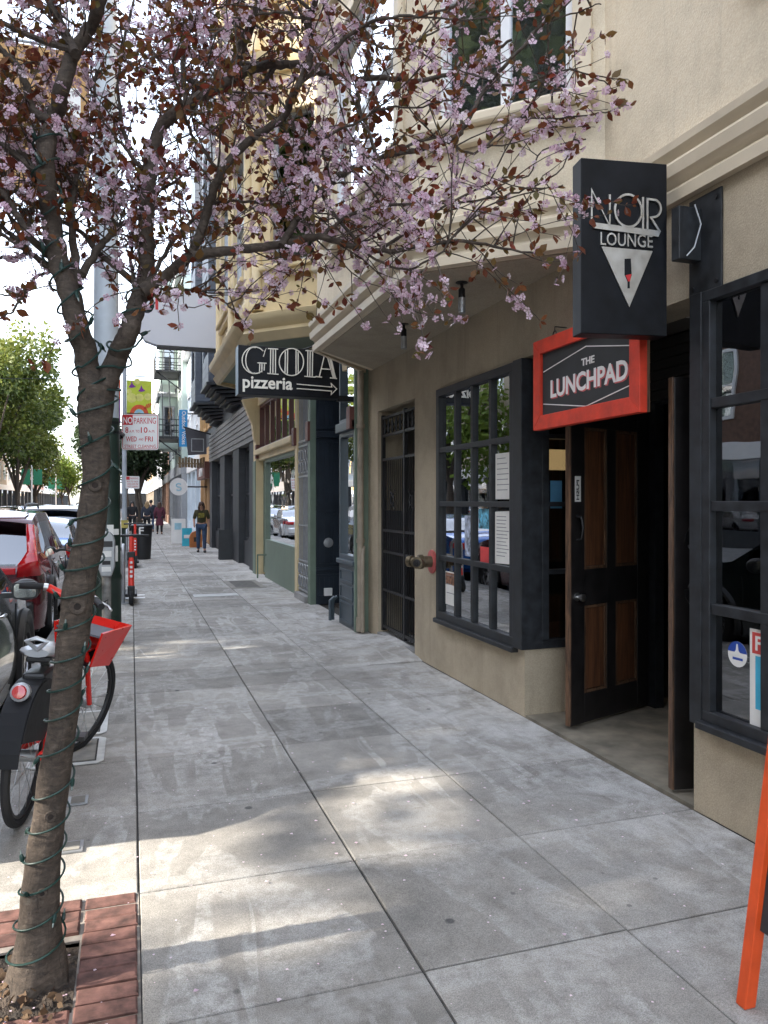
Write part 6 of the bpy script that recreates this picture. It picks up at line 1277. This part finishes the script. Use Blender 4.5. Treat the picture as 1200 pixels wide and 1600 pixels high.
ob = tw.build('twigs', BARK, PT, smooth=True, fix=False); tag(ob, kind='stuff')
# leaves and flowers at the twig nodes and along the thin branches
for s, r0, t in skel:
    if r0 < .011 and random.random() < .5: nodes_.append((s, t))
def scatter(name, bv, bf, places, mt, parent, kind='stuff'):
    n = len(places); bv = np.array(bv); nb = len(bv); co = np.empty((n, nb, 3)); rnd = np.empty((n, nb))
    for i, (p, M, sc, rv) in enumerate(places): co[i] = bv @ (np.array(M).T*sc)+np.array(p); rnd[i] = rv
    co = co.reshape(-1, 3); ls = []; lt = []; li = []
    base = np.array([a for f in bf for a in f]); tot = np.array([len(f) for f in bf]); me = bpy.data.meshes.new(name)
    loops = (base[None, :]+(np.arange(n)*nb)[:, None]).reshape(-1); tots = np.tile(tot, n); starts = np.concatenate([[0], np.cumsum(tots)[:-1]])
    me.vertices.add(len(co)); me.vertices.foreach_set('co', co.reshape(-1)); me.loops.add(len(loops)); me.loops.foreach_set('vertex_index', loops); me.polygons.add(len(tots)); me.polygons.foreach_set('loop_start', starts); me.polygons.foreach_set('loop_total', tots)
    at = me.attributes.new('rnd', 'FLOAT', 'POINT'); at.data.foreach_set('value', rnd.reshape(-1)); me.update(calc_edges=True); me.validate()
    o = bpy.data.objects.new(name, me); C.objects.link(o); me.materials.append(mt); setparent(o, parent)
    if kind: o['kind'] = kind
    return o
LEAFV = [(0, 0, 0), (.26, .32, .06), (.30, .6, .05), (0, 1.0, -.06), (-.30, .6, .05), (-.26, .32, .06), (0, .5, -.03)]; LEAFF = [(0, 1, 6), (1, 2, 6), (2, 3, 6), (3, 4, 6), (4, 5, 6), (5, 0, 6)]
FLV = [(0, 0, 0)]; FLF = []
for k in range(5):
    a = 2*math.pi*k/5; b = len(FLV)
    for rr_, da, z in ((.28, -.42, .05), (.85, -.5, .22), (1.0, 0, .2), (.85, .5, .22), (.28, .42, .05)): FLV.append((rr_*math.cos(a+da), rr_*math.sin(a+da), z+(.05 if k % 2 else 0)))
    FLF += [(0, b, b+1, b+2), (0, b+2, b+3, b+4)]
CENV = [(.0, 0, .18), (.14, 0, .05), (.07, .12, .05), (-.07, .12, .05), (-.14, 0, .05), (-.07, -.12, .05), (.07, -.12, .05)]; CENF = [(0, i, i % 6+1) for i in range(1, 7)]
PLEAF = foliage('plum_leaf', [(.10, .022, .014), (.17, .05, .022), (.21, .085, .03), (.13, .105, .03), (.27, .055, .03)], .45, .5)
PFLOW = foliage('plum_petal', [(.64, .42, .53), (.73, .52, .62), (.8, .63, .71), (.85, .73, .78)], .6, .4); PCEN = mat('blossom_centre', (.28, .04, .1), .6)
def rotm(d, roll):                                      # y axis along d
    d = d.normalized(); u = d.orthogonal().normalized(); v = d.cross(u); c, s = math.cos(roll), math.sin(roll); X = u*c+v*s; Z = X.cross(d); return [(X.x, d.x, Z.x), (X.y, d.y, Z.y), (X.z, d.z, Z.z)]
random.seed(5)
LV = []; FLW = []; mode = {}
for p, d in nodes_:
    key = (round(p.x*5), round(p.y*5), round(p.z*5)); md = mode.setdefault(key, random.random())
    fl = md < .47
    for k in range(random.choice((1, 2, 3, 4)) if fl else random.choice((0, 0, 0, 1))):
        q = (d+Vector((random.gauss(0, .9), random.gauss(0, .9), random.gauss(.1, .9)))).normalized(); c = p+q*random.uniform(.006, .022); n_ = q; u = n_.orthogonal().normalized(); v = n_.cross(u); FLW.append((c, [(u.x, v.x, n_.x), (u.y, v.y, n_.y), (u.z, v.z, n_.z)], random.uniform(.0105, .0145), random.random()))
    for k in range(random.choice((0, 1, 1, 2)) if fl else random.choice((1, 2, 3, 3))):
        q = (d*.5+Vector((random.gauss(0, .6), random.gauss(0, .6), random.gauss(-.05, .6)))).normalized(); LV.append((p+q*.004, rotm(q, random.uniform(0, 6.28)), random.choice((.6, .8, 1, 1, 1.3))*random.uniform(.02, .036), random.random()))
print('leaves', len(LV), 'flowers', len(FLW), 'nodes', len(nodes_))
def split(places, n):
    k = sorted(range(len(places)), key=lambda i: campx(places[i][0])[2] if (0 < campx(places[i][0])[0] < 1200 and 0 < campx(places[i][0])[1] < 700) else 99); near = set(k[:n]); return [places[i] for i in k[:n]], [places[i] for i in range(len(places)) if i not in near]
nl, rl = split(LV, 150); nf, rf = split(FLW, 150)
scatter('leaves', LEAFV, LEAFF, rl, PLEAF, PT); scatter('blossoms', FLV, FLF, rf, PFLOW, PT); scatter('blossom_centres', CENV, CENF, FLW, PCEN, PT)
def singles(name, bv, bf, places, mt):
    ms = []
    for k in range(5):
        me = bpy.data.meshes.new(name); me.from_pydata(bv, [], bf); at = me.attributes.new('rnd', 'FLOAT', 'POINT'); at.data.foreach_set('value', [k/4]*len(bv)); me.materials.append(mt); ms.append(me)
    for i, (p, M, sc, rv) in enumerate(places):
        o = bpy.data.objects.new(name, ms[i % 5]); C.objects.link(o); mm = Matrix(M).to_4x4(); o.matrix_world = Matrix.Translation(p) @ mm @ Matrix.Scale(sc, 4); setparent(o, PT)
singles('leaf', LEAFV, LEAFF, nl, PLEAF); singles('blossom', FLV, FLF, nf, PFLOW)
# string of unlit lights round the trunk and the two leaders
SL = thing('string_lights', (-.29, 2.77, .3), 'green wire string of small unlit lights wound round plum trunk', 'string lights')
def wind(path, rads, pitch, phase, start=0.0):
    pts = []; acc = start; bulbs = []
    for i in range(len(path)-1):
        a, b = path[i], path[i+1]; L = (b-a).length; t = (b-a).normalized(); u = Vector((1, 0, 0))-t*t.x; u.normalize(); v = t.cross(u); st = max(2, int(L/.0022))
        for j in range(st):
            f = j/st; c = a.lerp(b, f); r = (rads[i]*(1-f)+rads[i+1]*f)*1.09+.005; ang = phase+acc/pitch*2*math.pi+1.5*math.sin(acc*5)+.7*math.sin(acc*13+1); pts.append(c+(u*math.cos(ang)+v*math.sin(ang))*r+t*.012*math.sin(ang*1.0+.8)); acc += L/st
            if len(pts) % 38 == 0: bulbs.append((pts[-1], (u*math.cos(ang)+v*math.sin(ang)), t))
    return pts, bulbs
runs = [wind(sp_[9:], sr[9:], .105, .5)]
for idx, cut in ((0, 40), (1, 26)):
    pts, z0, z1, w0, w1 = BR[idx]; P = [atD(x, y, z0+(z1-z0)*i/(len(pts)-1)+(.03*math.sin(i*2.1) if i else 0)) for i, (x, y) in enumerate(pts)]; S = catmull(P, 6)[:cut]; nS = 6*(len(pts)-1)+1; rr = [px_r(w0+(w1-w0)*(i/(nS-1))**.8, BZ) for i in range(len(S))]; runs.append(wind(S, rr, .1, 1.0+idx))
for pts, bulbs in runs:
    m = MB(); m.tube(pts[::2], .0036, 6); m.build('wire', GREENWIRE, SL, smooth=True)
    for k, (p, nrm, t) in enumerate(bulbs):
        d = (t*random.choice((-1, 1))*.8+nrm*random.uniform(.15, .6)+Vector((random.uniform(-.4, .4), random.uniform(-.4, .4), 0))).normalized(); m = MB(); m.lathe(p, d, [(0, .005), (.005, .0075), (.022, .0065), (.026, .004)], 7); b_ = m.build('bulb_socket', GREENWIRE, SL, smooth=True); m = MB(); m.lathe(p+d*.026, d, [(0, .003), (.01, .0028), (.014, .0005)], 6); m.build('bulb', mat('clear_bulb', (.2, .24, .22), .15, var=.05), b_, smooth=True)
# fallen petals and leaf litter
PET = [(-.5, -.4, 0), (.5, -.3, .1), (.4, .5, 0), (-.3, .5, .12)]; pl = []
for k in range(420):
    x = random.uniform(-.75, 2.6); y = random.uniform(1.6, 9) if k < 250 else random.uniform(1.6, 4.5); a = random.uniform(0, 6.28); c, s = math.cos(a), math.sin(a); pl.append(((x, y, .006), [(c, -s, 0), (s, c, 0), (0, 0, 1)], random.uniform(.004, .011) if k % 11 else .016, random.uniform(.4, 1)))
for k in range(150): x = random.uniform(-.75, -.2); y = random.uniform(2.5, 2.95); a = random.uniform(0, 6.28); c, s = math.cos(a), math.sin(a); pl.append(((x, y, -.012+random.uniform(0, .02)), [(c, -s, 0), (s, c, 0), (0, 0, 1)], random.uniform(.006, .012), random.uniform(.2, 1)))
o = scatter('fallen_petals', PET, [(0, 1, 2, 3)], pl, PFLOW, None); tag(o, 'tiny pale petals scattered over the pavement and pit', 'petals')
pl = []
for k in range(260):
    x = random.uniform(-.78, -.22); y = random.uniform(2.48, 2.95); q = Vector((random.gauss(0, 1), random.gauss(0, 1), random.gauss(0, .25))).normalized(); pl.append(((x, y, random.uniform(-.01, .03)), rotm(q, random.uniform(-.5, .5)), random.uniform(.02, .045), random.random()))
DRY = foliage('dry_leaf', [(.04, .022, .012), (.08, .045, .022), (.12, .075, .04), (.06, .03, .018)], .8, .1)
o = scatter('leaf_litter', LEAFV, LEAFF, pl, DRY, None); tag(o, 'dry brown leaf litter round the foot of plum tree', 'leaves')

# ================================================================== OTHER TREES
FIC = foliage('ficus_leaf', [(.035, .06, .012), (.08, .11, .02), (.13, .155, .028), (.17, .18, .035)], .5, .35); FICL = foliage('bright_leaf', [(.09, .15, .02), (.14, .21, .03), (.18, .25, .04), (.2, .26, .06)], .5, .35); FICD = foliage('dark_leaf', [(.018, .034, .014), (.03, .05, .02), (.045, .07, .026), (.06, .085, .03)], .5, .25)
QLEAF = [(0, 0, 0), (.3, .45, .08), (0, 1, -.05), (-.3, .45, .08)]
def crown_mesh(seed, lobes, n, size, spread=(1, 1, 1)):
    rs = random.Random(seed); pl = []
    for k in range(n):
        c, r = rs.choice(lobes) if rs.random() < .5 else max(rs.sample(lobes, min(3, len(lobes))), key=lambda q: q[1]); v = Vector((rs.gauss(0, 1), rs.gauss(0, 1), rs.gauss(0, 1))).normalized(); rad = r*(rs.random()**.28)*(1+.12*math.sin(v.x*7+seed)+.12*math.sin(v.z*9)+.1*math.sin(v.y*11))
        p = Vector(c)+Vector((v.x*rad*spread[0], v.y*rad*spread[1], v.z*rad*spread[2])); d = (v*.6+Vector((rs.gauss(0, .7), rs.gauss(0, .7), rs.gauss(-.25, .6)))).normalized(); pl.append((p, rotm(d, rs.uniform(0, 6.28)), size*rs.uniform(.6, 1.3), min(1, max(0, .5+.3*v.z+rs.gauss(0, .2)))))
    return pl
def tree(x, y, h, rad, base_z, lab, mt, seed, n=5200, size=.34, group='street trees', tr=.16, shared=None):
    T = thing('street_tree', (x, y, 0), lab, 'tree', group); rs = random.Random(seed); m = MB(); top = base_z+(h-base_z)*.45
    P = [Vector((x, y, -.1)), Vector((x+.05, y, base_z*.5)), Vector((x-.05, y+.1, base_z)), Vector((x, y, top))]; m.tube(catmull(P, 4), [tr*(1-.05*i) for i in range(13)], 10)
    for k in range(6):
        a = 6.28*k/6+rs.random(); e = Vector((x+rad*.6*math.cos(a), y+rad*.6*math.sin(a), base_z+(h-base_z)*rs.uniform(.35, .75))); s = P[2]; m.tube(catmull([s, s.lerp(e, .5)+Vector((0, 0, .2)), e], 4), [tr*.5*(1-.09*i) for i in range(9)], 7)
    m.build('trunk', BARK, T, smooth=True)
    if shared is not None:
        o = shared.copy(); C.objects.link(o); o.parent = T; o.matrix_parent_inverse = Matrix(); o.location = (0, 0, 0); o.rotation_euler = (0, 0, seed*1.3); return T
    cz = (base_z+h)/2; hz = (h-base_z)/2; lobes = []
    for k in range(15):
        v = Vector((rs.gauss(0, 1), rs.gauss(0, 1), rs.gauss(0, 1))).normalized(); f = rs.uniform(.35, .72); lobes.append(((v.x*rad*f, v.y*rad*f, cz+v.z*hz*f), rad*rs.uniform(.3, .46)))
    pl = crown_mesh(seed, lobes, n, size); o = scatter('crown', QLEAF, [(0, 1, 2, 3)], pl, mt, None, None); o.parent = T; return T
# unseen trees put across the road; raised crowns shade our facade, light slips under
t1 = tree(-10.6, .2, 17, 5.0, 6.45, 'unseen tall shade-casting ficus across the road abreast of the camera', FIC, 3, 15000, .5, 'tall trees across the road')
cr = [c for c in t1.children if c.name.startswith('crown')][0]
for y, sd_, lab in ((5.6, 2, 'unseen tall shade-casting ficus across the road abreast of the bar entry'), (11.2, 5, 'unseen tall shade-casting ficus across the road abreast of the pizzeria')):
    tree(-10.6, y, 17, 5.0, 6.45, lab, FIC, sd_, group='tall trees across the road', shared=cr)
tree(-10.6, 66, 17.5, 5.4, 2.6, 'large sunlit ficus at left, nearest of the leafy row', FIC, 11, 16000, .36, 'leafy trees down the left side', .3)
tree(-10.2, 80, 15.5, 5.2, 2.4, 'large sunlit ficus at left, second of the leafy row', FIC, 12, 12000, .38, 'leafy trees down the left side', .3)
tree(-10.6, 98, 11, 4.2, 2.2, 'sunlit ficus at left, third of the leafy row', FIC, 13, 5000, .36, 'leafy trees down the left side', .3)
tree(-11.5, 40, 11, 4.2, 2.6, 'round ficus reflected in the bar windows', FICL, 14, 4000, .36, 'leafy trees down the left side', .3)
tree(-9.8, 124, 7.6, 2.8, 2.0, 'small lime green tree far down the road', FICL, 15, 2500, .34, 'far trees'); tree(-4.2, 88, 11.5, 2.6, 4.2, 'dark tall tree behind the trunk of plum tree', FICD, 16, 3500, .34, 'far trees'); tree(-7.5, 105, 8, 2.4, 2.5, 'bright small tree left of the plum trunk', FICL, 17, 2200, .34, 'far trees')
tree(.35, 47, 6.8, 1.9, 2.1, 'dark evergreen street tree on our pavement behind parking sign', FICD, 18, 5200, .24, 'far trees'); tree(.6, 55, 8.6, 2.2, 2.2, 'second dark evergreen street tree on our pavement', FICD, 19, 4200, .26, 'far trees'); tree(-.3, 66, 9.0, 2.2, 2.4, 'third evergreen street tree on our pavement', FIC, 20, 3500, .28, 'far trees')
# green banners and pale lamp posts far down the left
for x, y, lab in ((-9.9, 88, 'pale lamp post with green banner at left, nearer one'), (-9.9, 115, 'pale lamp post with green banner at left, farther one')):
    T = thing('lamp_post', (x, y, 0), lab, 'lamp post', 'lamp posts with green banners'); m = MB(); m.tube([(x, y, -.1), (x, y, 7.5), (x+.4, y, 7.9), (x+1.4, y, 8.0)], [.1, .07, .05, .04], 8); m.build('post', WHITE, T); GB = mat('green_banner', (.03, .22, .12), .8)
    for s in (-1, 1): B('banner', GB, T, x+s*.15 if s > 0 else x-1.0, x+1.0 if s > 0 else x-.15, y-.02, y, 3.4, 5.0)
